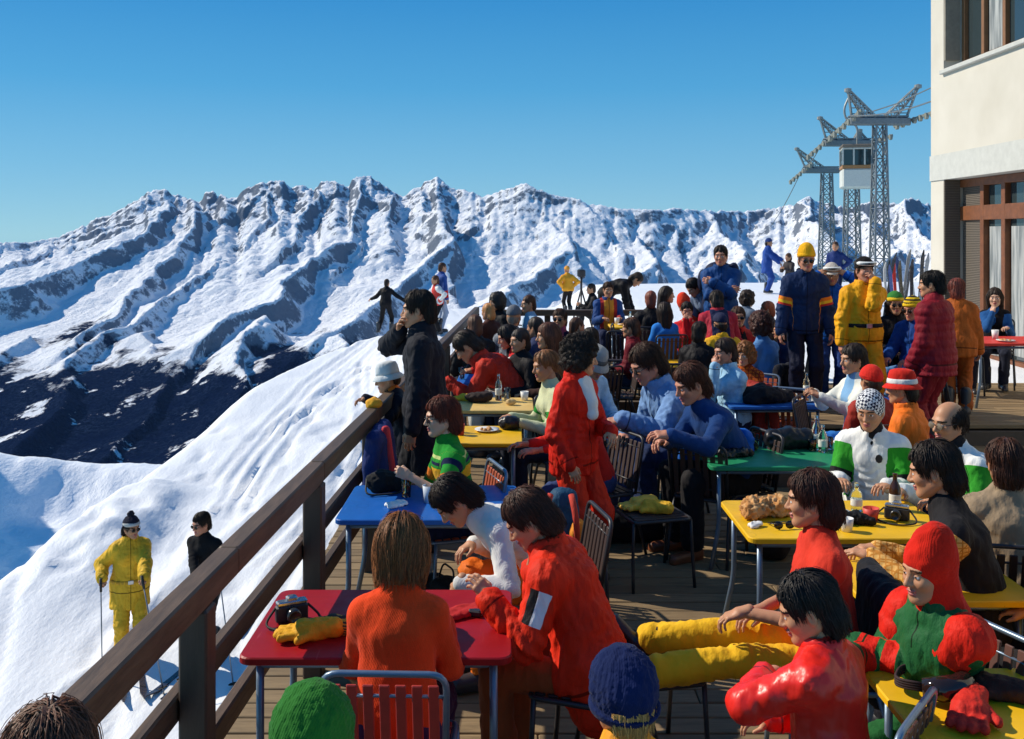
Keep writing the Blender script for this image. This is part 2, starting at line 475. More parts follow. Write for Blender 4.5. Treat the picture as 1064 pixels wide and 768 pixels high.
def hair_tpl(style, res, seed=0):
    key = ('hair', style, res, seed)
    if key in _T: return _T[key]
    s = SDF(res); amp, fr = .006, 30
    if style in ('short', 'side', 'long', 'bob', 'curly', 'pony', 'cut'):
        g = {'short': -.002, 'side': .001, 'long': .004, 'bob': .008, 'curly': .022, 'pony': .0, 'cut': -.001}[style]
        s.ell((0, .02, .034), (.083+g, .106+g, .098+g), .02)
        if style in ('short', 'side', 'curly'): s.ell((0, .075, -.045), (.064+g, .05+g*.5, .075), .03)
        if style == 'side': s.ell((0, .07, -.07), (.068, .05, .07), .03)
        if style == 'cut': s.ell((0, .075, -.03), (.06, .045, .06), .03)
        if style == 'curly':
            amp, fr = .018, 26
            for x in (-1, 1): s.ell((x*.075, .02, -.03), (.05, .07, .075), .03)
        if style == 'bob':
            s.ell((0, .028, -.035), (.1, .098, .115), .04)
            for x in (-1, 1): s.ell((x*.07, -.015, -.05), (.032, .05, .105), .03)
        if style == 'long':
            s.cone((0, .06, -.02), (0, .085, -.23), .08, .055, .04, (1, 0, 0), 1.25)
            for x in (-1, 1): s.cone((x*.07, -.0, .0), (x*.07, .03, -.2), .03, .028, .04)
        if style == 'pony':
            s.cone((0, .11, .03), (0, .15, -.12), .025, .03, .03); s.ell((0, .08, -.02), (.06, .04, .06), .03)
        s.ell((.012 if style == 'side' else 0, -.118, -.04), (.066 if style in ('bob', 'long', 'curly') else .084, .085, .104), .012, op='s')
        if style in ('short', 'side', 'cut', 'pony'):
            for x in (-1, 1): s.ell((x*.1, -.02, -.085), (.05, .075, .07), .015, op='s')
        if style == 'bob': s.half((0, 0, -.142), (0, 0, -1))
    elif style == 'bald':
        s.ell((0, .03, .012), (.084, .1, .085), .02); s.ell((0, .075, -.045), (.06, .045, .06), .03)
        s.ell((0, -.06, .09), (.062, .12, .075), .02, op='s'); s.ell((0, -.115, -.045), (.09, .09, .1), .01, op='s')
        for x in (-1, 1): s.ell((x*.1, -.02, -.09), (.05, .06, .06), .015, op='s')
    V, Q = s.mesh(1)
    N = normals(V, Q)
    ang = np.arctan2(V[:, 0], V[:, 1])
    if style == 'curly': d = np.abs(fbm(V[:, 0]*fr, V[:, 1]*fr, V[:, 2]*fr, 3, seed=seed))*amp*2-.004
    else: d = fbm(ang*7, V[:, 2]*4+V[:, 1]*3, None, 3, seed=seed)*amp*2.2
    V = V+N*d[:, None]
    _T[key] = (V, Q); return V, Q
def strands(V, Q, n, length, width, seed, curl=0.0, drop=.1):
    """thin locks that flow down over the hair mesh and break its outline"""
    r = np.random.default_rng(seed); N = normals(V, Q)
    kd = KDTree(len(V))
    for i, p in enumerate(V): kd.insert(p, i)
    kd.balance()
    ov, of = [], []
    zt = V[:, 2]; w = sstep(zt.min(), zt.max(), zt)+.25; w /= w.sum()
    ids = r.choice(len(V), n, p=w); step = length/9
    crown = Vector((0, .035, .135))
    for i in ids:
        p = Vector(V[i]); off = r.uniform(.0005, .005) if r.random() < .93 else r.uniform(.005, .012); prev = None; pts = []; ns = []
        sw = Vector(r.normal(0, .35, 3)); hung = False; nh = 0; mh = 1+int(3.2*r.random())
        for k in range(10):
            co, j, dist = kd.find(p); nn = Vector(N[j])
            free = dist > .016 or nn.z < -.3 or (k > 4 and hung)
            hung = hung or free
            if hung: nh += 1
            if nh > mh: break
            g = Vector((0, 0, -1)) if free else ((p-crown).normalized()*.6+Vector((0, .15, -1))*(.35+.8*k/9)+sw*.3)
            if not free:
                g = g-nn*g.dot(nn)
                if g.length < 1e-3: break
                q = Vector(co)+nn*off
            else: q = p
            pts.append(q); ns.append(nn)
            if curl: g = g+Vector(r.normal(0, curl, 3))
            g.normalize(); p = q+g*step*r.uniform(.8, 1.1)
            if p.z < zt.min()-.03*r.random() or (p.y < -.066 and p.z < .05+.012*r.random()): break
        if len(pts) < 3: continue
        b = len(ov); m = len(pts)
        for k, (q, nn) in enumerate(zip(pts, ns)):
            d = (pts[min(k+1, m-1)]-pts[max(k-1, 0)]).normalized(); sd = d.cross(nn)
            if sd.length < 1e-4: sd = d.orthogonal()
            sd.normalize(); ww = width*(1-.75*(k/(m-1))**2)*.5
            lift = nn*(.0014 if 0 < k < m-1 else -.001)
            ov += [q-sd*ww, q+lift, q+sd*ww]
        for k in range(m-1):
            a = b+k*3
            of += [(a, a+1, a+4, a+3), (a+1, a+2, a+5, a+4)]
    return np.array([tuple(x) for x in ov]), np.array(of)
def ik(S, T, l1, l2, pole):
    S, T, pole = Vector(S), Vector(T), Vector(pole)
    d = T-S; L = d.length
    if L > (l1+l2)*.995: d = d*((l1+l2)*.995/L); L = (l1+l2)*.995; T = S+d
    L = max(L, abs(l1-l2)+.01)
    u = d.normalized(); a = (l1*l1-l2*l2+L*L)/(2*L); h = math.sqrt(max(l1*l1-a*a, 0))
    w = pole-u*pole.dot(u)
    if w.length < 1e-4: w = u.orthogonal()
    return S+u*a+w.normalized()*h, S+u*L
LODS = {'near': (.0105, .0042, .0036, .009), 'mid': (.016, .006, .0048, .013), 'far': (.024, .0085, .0065, .018)}
SKIN = {'tan': (.5, .255, .14), 'fair': (.6, .36, .24), 'red': (.52, .24, .15), 'dark': (.36, .17, .09)}
m_lip = paint((.42, .12, .1), .4, .05, scale=30); m_eye = paint((.75, .73, .7), .15, .02); m_iris = paint((.03, .02, .015), .1, .05)
FOLD = {'knit': .0062, 'nylon': .016, 'vinyl': .013, 'denim': .014, 'cotton': .011, 'puffy': .006}
ALLP = []; LOG = []
def folds(V, Q, amp, joints, seed, puffy=False, ring=.75):
    N = normals(V, Q); j = seed*3.7
    s = V*np.array((1, 1, .55))*11+j
    w = fbm(V[:, 0]*5+j, V[:, 1]*5, V[:, 2]*5, 2)
    d = (1-2*np.abs(fbm(s[:, 0]+w, s[:, 1]+w, s[:, 2]+2*w, 3, seed=3)))*.55+.45*(1-2.4*np.abs(fbm(s[:, 0]*1.9+2*w, s[:, 1]*1.9, s[:, 2]*1.3+w, 2, seed=9)))
    for c, ax, rad in joints:
        c = np.array(c); ax = np.array(ax)/max(np.linalg.norm(ax), 1e-6)
        q = V-c; r = np.sqrt((q*q).sum(1)); t = q @ ax
        gate = np.clip(.35+1.6*fbm(q[:, 0]*9+j, q[:, 1]*9, q[:, 2]*9, 2), 0, 1)
        d = d+ring*gate*np.exp(-(r/rad)**2)*np.sin(t*105+9*w+j+6*fbm(q[:, 0]*6, q[:, 1]*6+j, q[:, 2]*6, 2))
    if puffy: d = d+1.4*np.abs(np.sin(V[:, 2]*42))-.7
    return V+N*(d*amp)[:, None]

def mat_plain(c, kind): return cloth(c, kind)
def person(label, px, py, Y=None, yaw=0, pose='sit', k=1.0, fl=0.0, seat=.45, lean=8, side=0, twist=0, head=(0, 5, 0), L='lap', Rr='lap', hands=('relax', 'relax'),
           legs=None, top=None, pants=None, shoes=('ski', (.03, .03, .035)), hair=('short', (.03, .015, .01)), hat=None, glasses=None, sk='tan', group=None, lod='mid', female=False, chair='red', seed=None, extra=None, pelz=None, fit=True):
    args_ = dict(locals())
    seed = len(ALLP)+1 if seed is None else seed
    rs, rh, rhand, rhair = LODS[lod]
    body_k = k
    zp = (seat+.1*k if pose == 'sit' else .945*k) if pelz is None else pelz
    P = Vector((0, 0, zp))
    def updir(th, sd): 
        th, sd = R(th), R(sd); return Vector((math.sin(sd), -math.sin(th)*math.cos(sd), math.cos(th)*math.cos(sd)))
    d1 = updir(lean*.75, side*.7); d2 = updir(lean*1.2, side*1.2)
    W = P+d1*.2*k; N = W+d2*.315*k; C = N-d2*.14*k
    tw = R(twist); lat = Vector((math.cos(tw), math.sin(tw), 0)); lat = (lat-d2*lat.dot(d2)).normalized()
    fwd = lat.cross(d2); fwd = -fwd if fwd.y > 0 and abs(twist) < 90 else fwd
    hy, hp, hr = head
    Rh = Matrix.Rotation(R(hy), 3, 'Z') @ Matrix.Rotation(R(hr), 3, 'Y') @ Matrix.Rotation(R(hp), 3, 'X')
    nd = (d2*.55+Vector((0, 0, .45))+Rh @ Vector((0, -.12, 0))*.9*max(hp, 0)/40).normalized()
    kh = .45+.55*k if k < 1 else k
    Hc = N+nd*.085*k-Rh @ Vector((0, .022, -.11))*kh*.85
    hx_ = {'beanie': .022, 'pompom': .07, 'hood': .06, 'brim': .03, 'bucket': .03, 'scarf': .012, 'cap': .01}.get(hat[0], 0) if hat else {'curly': .028, 'bob': .012, 'side': .006, 'long': .006, 'bald': -.006}.get(hair[0] if hair else '', 0)
    ht = Hc+Rh @ Vector((0, .015, .128+hx_))*kh
    if Y is not None and fit:      # stature that brings the crown to the height seen in the photograph
        d_ = CAMZ-(py-HY)/F_PX*Y-fl-ht.z
        if abs(d_) > .012:
            args_['fit'] = False; args_['k'] = max(.86*k, min(1.12*k, k+d_/(.85 if pose == 'sit' else 1.7))); args_['seed'] = seed; return person(**args_)
    cy, sy = math.cos(R(yaw)), math.sin(R(yaw))
    if Y is None: Y = (CAMZ-fl-ht.z)*F_PX/(py-HY)
    wx = (px-CX)/F_PX*Y
    zneed = CAMZ-(py-HY)/F_PX*Y-fl
    loc = Vector((wx-(cy*ht.x-sy*ht.y), Y-(sy*ht.x+cy*ht.y), fl))
    LOG.append('%-60s Y=%.2f z=%.2f need=%.2f d=%+.2f' % (label[:60], Y, ht.z, zneed, zneed-ht.z))
    0 and print('PERSON %-46s Y=%.2f top z=%.2f needs %.2f' % (label[:46], Y, ht.z, zneed))
    def toloc(wv):
        q = Vector(wv)-loc; return Vector((cy*q.x+sy*q.y, -sy*q.x+cy*q.y, q.z))
    sw = (.142 if female else .163)*k
    fem = female
    Sh = {s: N-d2*.078*k+lat*s*sw for s in (1, -1)}
    Hp = {s: P+Vector((s*.088*k, 0, -.05*k)) for s in (1, -1)}
    El, Wr, HD, HB = {}, {}, {}, {}
    for s, spec in ((1, L), (-1, Rr)):
        pole = Vector((s*.55, .35, -.6)); D = None; B = Vector((s*.4, 0, .9)); S = Sh[s]
        if spec == 'down': T = S+Vector((s*.1, -.04, -.54))*k; B = Vector((s, -.2, 0)); pole = Vector((s*.4, .8, 0))
        elif spec == 'lap': T = Vector((s*.08*k, -.31*k, zp+.135*k)); D = Vector((-s*.5, -.9, -.15)); B = Vector((0, -.1, 1))
        elif spec == 'knee': T = Vector((s*.13*k, -.42*k, zp+.13*k)); D = Vector((-s*.1, -.8, -.5)); B = Vector((0, -.5, .8))
        elif spec == 'table': T = Vector((s*.14, S.y-.33*k, .775)); D = Vector((-s*.45, -.9, -.02)); B = Vector((0, 0, 1)); pole = Vector((s*.28, .25, -.9))
        elif spec == 'chin': T = Hc+Rh @ Vector((s*.03, -.13, -.2))*k; D = Vector((-s*.1, .25, 1)); B = Vector((s*.5, -.8, .2)); pole = Vector((s*.35, -.1, -1))
        elif spec == 'mouth': T = Hc+Rh @ Vector((s*.05, -.16, -.1))*k; D = Vector((-s*.6, .3, .5)); B = Vector((s*.3, -.9, .3)); pole = Vector((s*.12, .25, -1))
        elif spec == 'up': T = Hc+Rh @ Vector((s*.17, -.07, .0))*k; D = Vector((-s*.85, -.1, .5)); B = Vector((s*.3, -.8, .5)); pole = Vector((s*1, -.3, -.25))
        elif spec == 'cross': T = C+Vector((-s*.1, -.24, -.06+.05*s))*k; D = Vector((-s, .1, .1)); B = Vector((0, -1, .1)); pole = Vector((s*.7, -.2, -.8))
        elif spec == 'hip': T = P+Vector((s*.2, -.04, .1))*k; D = Vector((-s*.5, -.6, -.5)); B = Vector((s*.6, -.5, .4)); pole = Vector((s*1, .5, 0))
        elif spec == 'out': T = S+Vector((s*.42, -.1, -.28))*k; pole = Vector((0, .5, -.7)); B = Vector((s*.3, 0, 1))
        elif spec == 'cup': T = Vector((s*.06, S.y-.32*k, S.z-.14*k)); D = Vector((-s*.5, -.75, .3)); B = Vector((s*.8, -.3, .3))
        else:
            sp = spec if isinstance(spec, dict) else {'t': spec}
            T = toloc(sp['w']) if 'w' in sp else Vector((s*sp['t'][0], -sp['t'][1], sp['t'][2]))
            if 'D' in sp: D = Vector((s*sp['D'][0], -sp['D'][1], sp['D'][2]))
            if 'B' in sp: B = Vector((s*sp['B'][0], -sp['B'][1], sp['B'][2]))
            if 'p' in sp: pole = Vector((s*sp['p'][0], -sp['p'][1], sp['p'][2]))
        E, T = ik(S, T, .285*k, .255*k, pole)
        El[s], Wr[s] = E, T
        HD[s] = ((T-E).normalized() if D is None else (D.normalized()*.75+(T-E).normalized()*.35).normalized()); HB[s] = B
    Kn, An = {}, {}
    for s in (1, -1):
        sp = (legs or {}).get(s)
        if sp is None: sp = (.11, .40, .1) if pose == 'sit' else (.1, .0, .1)
        pole = Vector((s*.15, -1, .6)) if pose == 'sit' else Vector((s*.05, -1, .1))
        if isinstance(sp, dict): T = toloc(sp['w']); pole = Vector(sp.get('p', pole))
        else: T = Vector((s*sp[0]*k, -sp[1]*k, sp[2]))
        T.z = max(T.z, .09)
        Kn[s], An[s] = ik(Hp[s], T, .425*k, .425*k, pole)
    # ---- skin: one continuous mesh with head and hands
    b = SDF(max(rs, .014))
    q = .92*k
    b.cone(P, W, .1*q, .09*q, .04, lat, 1.25); b.cone(W, C, .09*q, .1*q, .04, lat, 1.3); b.cone(C, N-d2*.03*k, .09*q, .05*q, .05, lat, 1.2)
    b.cone(Sh[1], Sh[-1], .038*k, .038*k, .04)
    nb = Hc+Rh @ Vector((0, .022, -.055))*kh
    b.cone(N-d2*.05*k, nb, .06*k, .05*kh, .03)
    for s in (1, -1):
        b.cone(Sh[s], El[s], .042*k, .034*k, .02); b.cone(El[s], Wr[s], .037*k, .0265*k, .02)
        b.cone(Hp[s], Kn[s], .072*k, .05*k, .03); b.cone(Kn[s], An[s], .05*k, .034*k, .02)
    V, Q = b.mesh(1); MI = np.zeros(len(Q), int)
    hv, hq, hm = head_tpl(rh); Rn = np.array(Rh)
    Vs, Qs, Ms = [V], [Q], [MI]; n = len(V)
    Vs.append(hv*kh @ Rn.T+np.array(Hc)); Qs.append(hq+n); Ms.append(hm); n += len(hv)
    for s in (1, -1):
        tv, tq = hand_tpl(hands[0 if s == 1 else 1], rhand)
        y = HD[s].normalized(); z = HB[s]-y*HB[s].dot(y)
        z = z.normalized() if z.length > 1e-3 else y.orthogonal().normalized()
        x = y.cross(z); A = np.array((x, y, z))       # rows
        tv = tv*np.array((-1 if s == 1 else 1, 1, 1))*k*(.95 if fem else 1.02); tq2 = tq[:, ::-1] if s == 1 else tq
        Vs.append(tv @ A+np.array(Wr[s])); Qs.append(tq2+n); Ms.append(np.zeros(len(tq), int)); n += len(tv)
    hc = hair[1] if hair else (.05, .03, .02)
    ob = mesh_obj('person', np.concatenate(Vs), np.concatenate(Qs), [skin(SKIN[sk]), m_lip, m_eye, m_iris, hairm(hc)], None, True, np.concatenate(Ms), loc)
    ob.rotation_euler = (0, 0, R(yaw)); tag(ob, label, 'person', group); ALLP.append(ob)
    # ---- upper clothing
    top = top or dict(c=(.03, .03, .05))
    tops = [top]
    kind = top.get('kind', 'nylon'); th = top.get('th', {'knit': .013, 'nylon': .024, 'vinyl': .024, 'denim': .02, 'cotton': .013, 'puffy': .045}[kind])*.8
    trim = ()
    if lod != 'far' and kind in ('nylon', 'vinyl', 'denim', 'puffy'):
        dk = sc_(top['c'], .3); trim = (('latc', -.018, .018, tuple(x*.6 for x in dk), 'fw', .02, 9, 'arm', -9, .1), ('arm', 1.84, 1.875, dk), ('tra', -.13, -.1, dk, 'arm', -9, .1))
    mat = cloth(top['c'], 'nylon' if kind == 'puffy' else kind, tuple(top.get('over', ()))+trim, top.get('pat'))
    t = SDF(rs); hem = top.get('hem', .06)
    sl = top.get('sleeve', 1.0)
    hw = 1.42 if hem < .1 else 1.36
    t.cone(P-d1*(hem+.06)*k, P+d1*.05*k, (.114+th)*k, (.114+th)*k, .05, lat, hw); t.cone(P+d1*.04*k, W, (.114+th)*k, (.097+th)*k, .06, lat, 1.3); t.cone(W, C, (.097+th)*k, (.109+th)*k, .05, lat, 1.3)
    t.cone(C, N-d2*.035*k, (.102+th)*k, (.05+th)*k, .06, lat, 1.2)
    t.cone(Sh[1], Sh[-1], (.044+th)*k, (.044+th)*k, .05)
    for s in (1, -1): t.cone(N+d2*.0*k, Sh[s], (.046+th*.7)*k, (.04+th)*k, .05)
    if hem <= .1: t.half(P-d1*hem*k, -d1)
    if fem and not top.get('flat'):
        for s in (1, -1): t.ell(C-d2*.02*k+lat*s*.068*k+fwd*(.075+th)*k, ((.052)*k,)*3, .06)
    if hem > .1:
        if pose == 'sit':
            for s in (1, -1): t.cone(Hp[s]+Vector((0, 0, .03)), Hp[s].lerp(Kn[s], min(hem*1.2, .6)), (.088+th)*k, (.078+th)*k, .06)
        else:
            t.cone(P, P-Vector((0, 0, (hem+.08)*k)), (.112+th)*k, (.124+th)*k, .05, lat, 1.36); t.half(P-Vector((0, 0, hem*k)), (0, 0, -1))
    for s in (1, -1):
        if sl > 0:
            t.cone(Sh[s], Sh[s].lerp(El[s], min(1, sl*2)), (.047+th)*k, (.04+th)*k, .03)
        if sl > .5:
            e = El[s].lerp(Wr[s], min(1, (sl-.5)*2)*.97)
            t.cone(El[s], e, (.041+th)*k, (.031+th*.8)*k, .02)
    col = top.get('collar', .03)
    folded = col == .03 and kind in ('nylon', 'vinyl', 'denim') and lod != 'far' and not (extra and 'collar' in getattr(extra, '__qualname__', ''))
    if col and not folded: t.cone(N-d2*.03*k, N+nd*col*k, (.062+th*.6)*k, (.056+th*.5)*k, .03)
    V, Q = t.mesh(1)
    jo = [(El[s], Wr[s]-Sh[s], .12) for s in (1, -1)]+[(W+Vector((0, -.1, 0)), d1, .1)]
    V = folds(V, Q, FOLD[kind]*k, jo, seed, kind == 'puffy')
    o = mesh_obj(top.get('name', {'knit': 'sweater', 'denim': 'denim_jacket', 'cotton': 'shirt'}.get(kind, 'jacket')), V, Q, mat, ob)
    if top.get('over') or trim:
        ua = np.full(len(V), -1.0); best = np.full(len(V), 9.0)
        for s in (1, -1):
            du, tu = SDF._ev(('c', np.array(Sh[s]), np.array(El[s]), .055, .045, 0, None, 1), V); df, tf = SDF._ev(('c', np.array(El[s]), np.array(Wr[s]), .045, .035, 0, None, 1), V)
            d = np.minimum(du, df); v = np.where(df < du, 1+tf, tu); ua = np.where(d < best, v, ua); best = np.minimum(best, d)
        dt = SDF._ev(('c', np.array(P), np.array(C), .095, .1, 0, np.array(lat), 1.2), V)[0]
        ao = np.zeros(len(V))
        for s in (1, -1):
            dd_, tt_ = SDF._ev(('c', np.array(Sh[s]), np.array(El[s]), .05, .05, 0, None, 1), V); rv = V-(np.array(Sh[s])+tt_[:, None]*np.array(El[s]-Sh[s])); axu = np.array((El[s]-Sh[s]).normalized()); outv = np.array(lat)*s; outv = outv-axu*(outv @ axu); outv /= max(np.linalg.norm(outv), 1e-6); sdv = np.cross(axu, outv)
            ao = np.where(np.abs(dd_-best) < .06, np.degrees(np.arctan2(rv @ sdv, rv @ outv)), ao)
        attr(o, 'aang', ao)
        ua = np.where(dt < best-.008, -.6, ua)
        for _ in range(2): ua = relax(ua[:, None], Q, .5)[:, 0]
        ax = np.array(N-P); attr(o, 'arm', ua); attr(o, 'tor', ((V-np.array(P)) @ ax)/(ax @ ax)+np.where(ua > .02, -5, 0)); attr(o, 'latc', (V-np.array(C)) @ np.array(lat)/.2); attr(o, 'fw', (V-np.array(C)) @ np.array(fwd))
        attr(o, 'tra', ((V-np.array(P)) @ ax)/(ax @ ax))
    if folded:
        t = SDF(rs*.8); t.cone(N-nd*.035*k, N+nd*.03*k, (.088+th*.5)*k, (.088+th*.4)*k, .01); t.cone(N-nd*.09*k, N+nd*.09*k, (.066+th*.3)*k, (.07+th*.4)*k, .008, op='s')
        t.ell(N+fwd*.11*k-nd*.0*k, (.035*k, .06*k, .07*k), .01, np.array((lat, fwd, d2)).T, op='s')
        V, Q = t.mesh(1)
        if len(V): mesh_obj('collar', V+normals(V, Q)*(.003*fbm(V[:, 0]*30, V[:, 1]*30, V[:, 2]*30, 2))[:, None], Q, mat_plain(top['c'], kind), ob)
    # ---- trousers
    pants = pants or dict(c=(.015, .018, .035))
    pk = pants.get('kind', 'cotton'); pt = pants.get('th', .014); fl_ = pants.get('flare', .012)
    t = SDF(rs*1.1)
    t.cone(Hp[1]+Vector((0, .01, .04)), Hp[-1]+Vector((0, .01, .04)), (.09+pt)*k, (.09+pt)*k, .05)
    for s in (1, -1):
        t.cone(Hp[s], Kn[s], (.077+pt)*k, (.053+pt)*k, .03); t.cone(Kn[s], Kn[s].lerp(An[s], .93), (.052+pt)*k, (.042+pt+fl_)*k, .03)
    V, Q = t.mesh(1)
    V = folds(V, Q, FOLD[pk]*k, [(Kn[s], An[s]-Hp[s], .14) for s in (1, -1)]+[(An[s], An[s]-Kn[s], .12) for s in (1, -1)], seed+2, False, .35)
    mesh_obj(pants.get('name', 'trousers'), V, Q, cloth(pants['c'], pk, pants.get('over', ()), pants.get('pat')), ob)
    # ---- shoes
    if shoes:
        sv, sq = shoe_tpl(shoes[0], .008 if lod == 'near' else .012 if lod == 'mid' else .017)
        for s in (1, -1):
            g = (An[s]-Kn[s]); yw = R(10*s)
            M = np.array(Matrix.Rotation(yw, 3, 'Z'))
            if An[s].z > .14 or (legs and isinstance(legs.get(s), dict) and legs[s].get('tilt')):
                tilt = legs[s].get('tilt', 30) if legs and isinstance(legs.get(s), dict) else 0
                M = M @ np.array(Matrix.Rotation(R(-tilt), 3, 'X'))
            mesh_obj('shoe' if shoes[0] != 'ski' else 'ski_boot', sv*k @ M.T+np.array(An[s]), sq, paint(shoes[1], .35, .2), ob)
    # ---- hair and headwear
    A = np.array(Rh).T*kh
    def headpart(V, Q, name, m, smooth=True, parent=None): return mesh_obj(name, np.asarray(V) @ A+np.array(Hc), Q, m, parent or ob, smooth)
    if hair:
        V, Q = hair_tpl(hair[0], rhair*.75, seed % 3)
        if hat and hat[0] not in ('band',):
            keep = V[:, 2] < np.where(V[:, 1] > .02, .0, .03) if hat[0] != 'hood' else V[:, 2] > 9
            f = keep[Q].all(1); Q = Q[f]
        if lod != 'far' and len(hair) < 3 and len(Q) > 20:
            n = {'bob': 6500, 'short': 4200, 'side': 4600, 'curly': 3600, 'long': 4200, 'cut': 2500, 'bald': 1400, 'pony': 2500}[hair[0]]
            n = n if lod == 'near' else n//8
            used = np.unique(Q); rm = np.full(len(V), -1); rm[used] = np.arange(len(used)); V2 = V[used]; Q2 = rm[Q]
            if len(V2) > 20:
                sv, sf = strands(V2, Q2, n if not hat else n//3, {'bob': .17, 'long': .25, 'curly': .06}.get(hair[0], .09), .0024 if lod == 'near' else .006, seed, .25 if hair[0] == 'curly' else .05)
                V = np.concatenate([V2, sv]); Q = np.concatenate([Q2, sf+len(V2)])
        headpart(V, Q, 'hair', hairm(hair[1]))
    if hat: headwear(hat, headpart, lod, seed)
    if glasses: eyewear(glasses, headpart)
    if extra: extra(ob, headpart, dict(N=N, P=P, W=W, C=C, Sh=Sh, El=El, Wr=Wr, Hc=Hc, Kn=Kn, An=An, lat=lat, fwd=fwd, d2=d2, nd=nd, k=k))
    if pose == 'sit' and chair:
        bp = Vector((0, .0, 0)); w = Vector((cy*bp.x-sy*bp.y, sy*bp.x+cy*bp.y, 0))+loc
        CHAIRS.append((w, R(yaw), chair, label))
    return dict(ob=ob, loc=loc, Wr={s: ob_world(loc, R(yaw), Wr[s]) for s in (1, -1)}, Hc=ob_world(loc, R(yaw), Hc), yaw=yaw, HD={s: ob_world(Vector(), R(yaw), HD[s]) for s in (1, -1)})
def ob_world(loc, a, p): return loc+Matrix.Rotation(a, 3, 'Z') @ Vector(p)
CHAIRS = []
def lathe_np(prof, n, sx, sy, c, M=None):
    m = MB(); m.lathe(prof, n, sx, sy, c, M); return np.array(m.v), m.f
def sdf_half_hat(res, g, low, tilt, cuff, top=0.0, seed=0, rib=0):
    """knitted cap: dome, rolled cuff"""
    key = ('hat', res, g, low, tilt, cuff, top, rib)
    if key in _T: return _T[key]
    s = SDF(res)
    s.ell((0, .014, .035), (.084+g, .104+g, .102+g+top), .02)
    if top: s.ell((0, .02, .1+top), (.05, .055, .05), .06)
    ca, sa = math.cos(R(tilt)), math.sin(R(tilt)); nrm = np.array((0, -sa, -ca))
    s.half((0, .014, low), nrm)
    V, Q = s.mesh(1)
    if cuff:
        t = SDF(res); t.ell((0, .014, low+.03), (.09+g, .11+g, .055), .01)
        t.half((0, .014, low-.006), nrm); t.half((0, .014, low+.043), -nrm)
        V2, Q2 = t.mesh(1)
    else: V2, Q2 = None, None
    N = normals(V, Q); a = np.arctan2(V[:, 0], V[:, 1]-.014)
    V = V+N*(.0012*np.sin(a*26)+(.003 if res > .0065 else .0055)*fbm(V[:, 0]*30, V[:, 1]*30, V[:, 2]*30, 2, seed=seed)+(0 if res > .0065 else .004)*fbm(V[:, 0]*110, V[:, 1]*110, V[:, 2]*110, 2, seed=3))[:, None]
    _T[key] = (V, Q, V2, Q2); return _T[key]
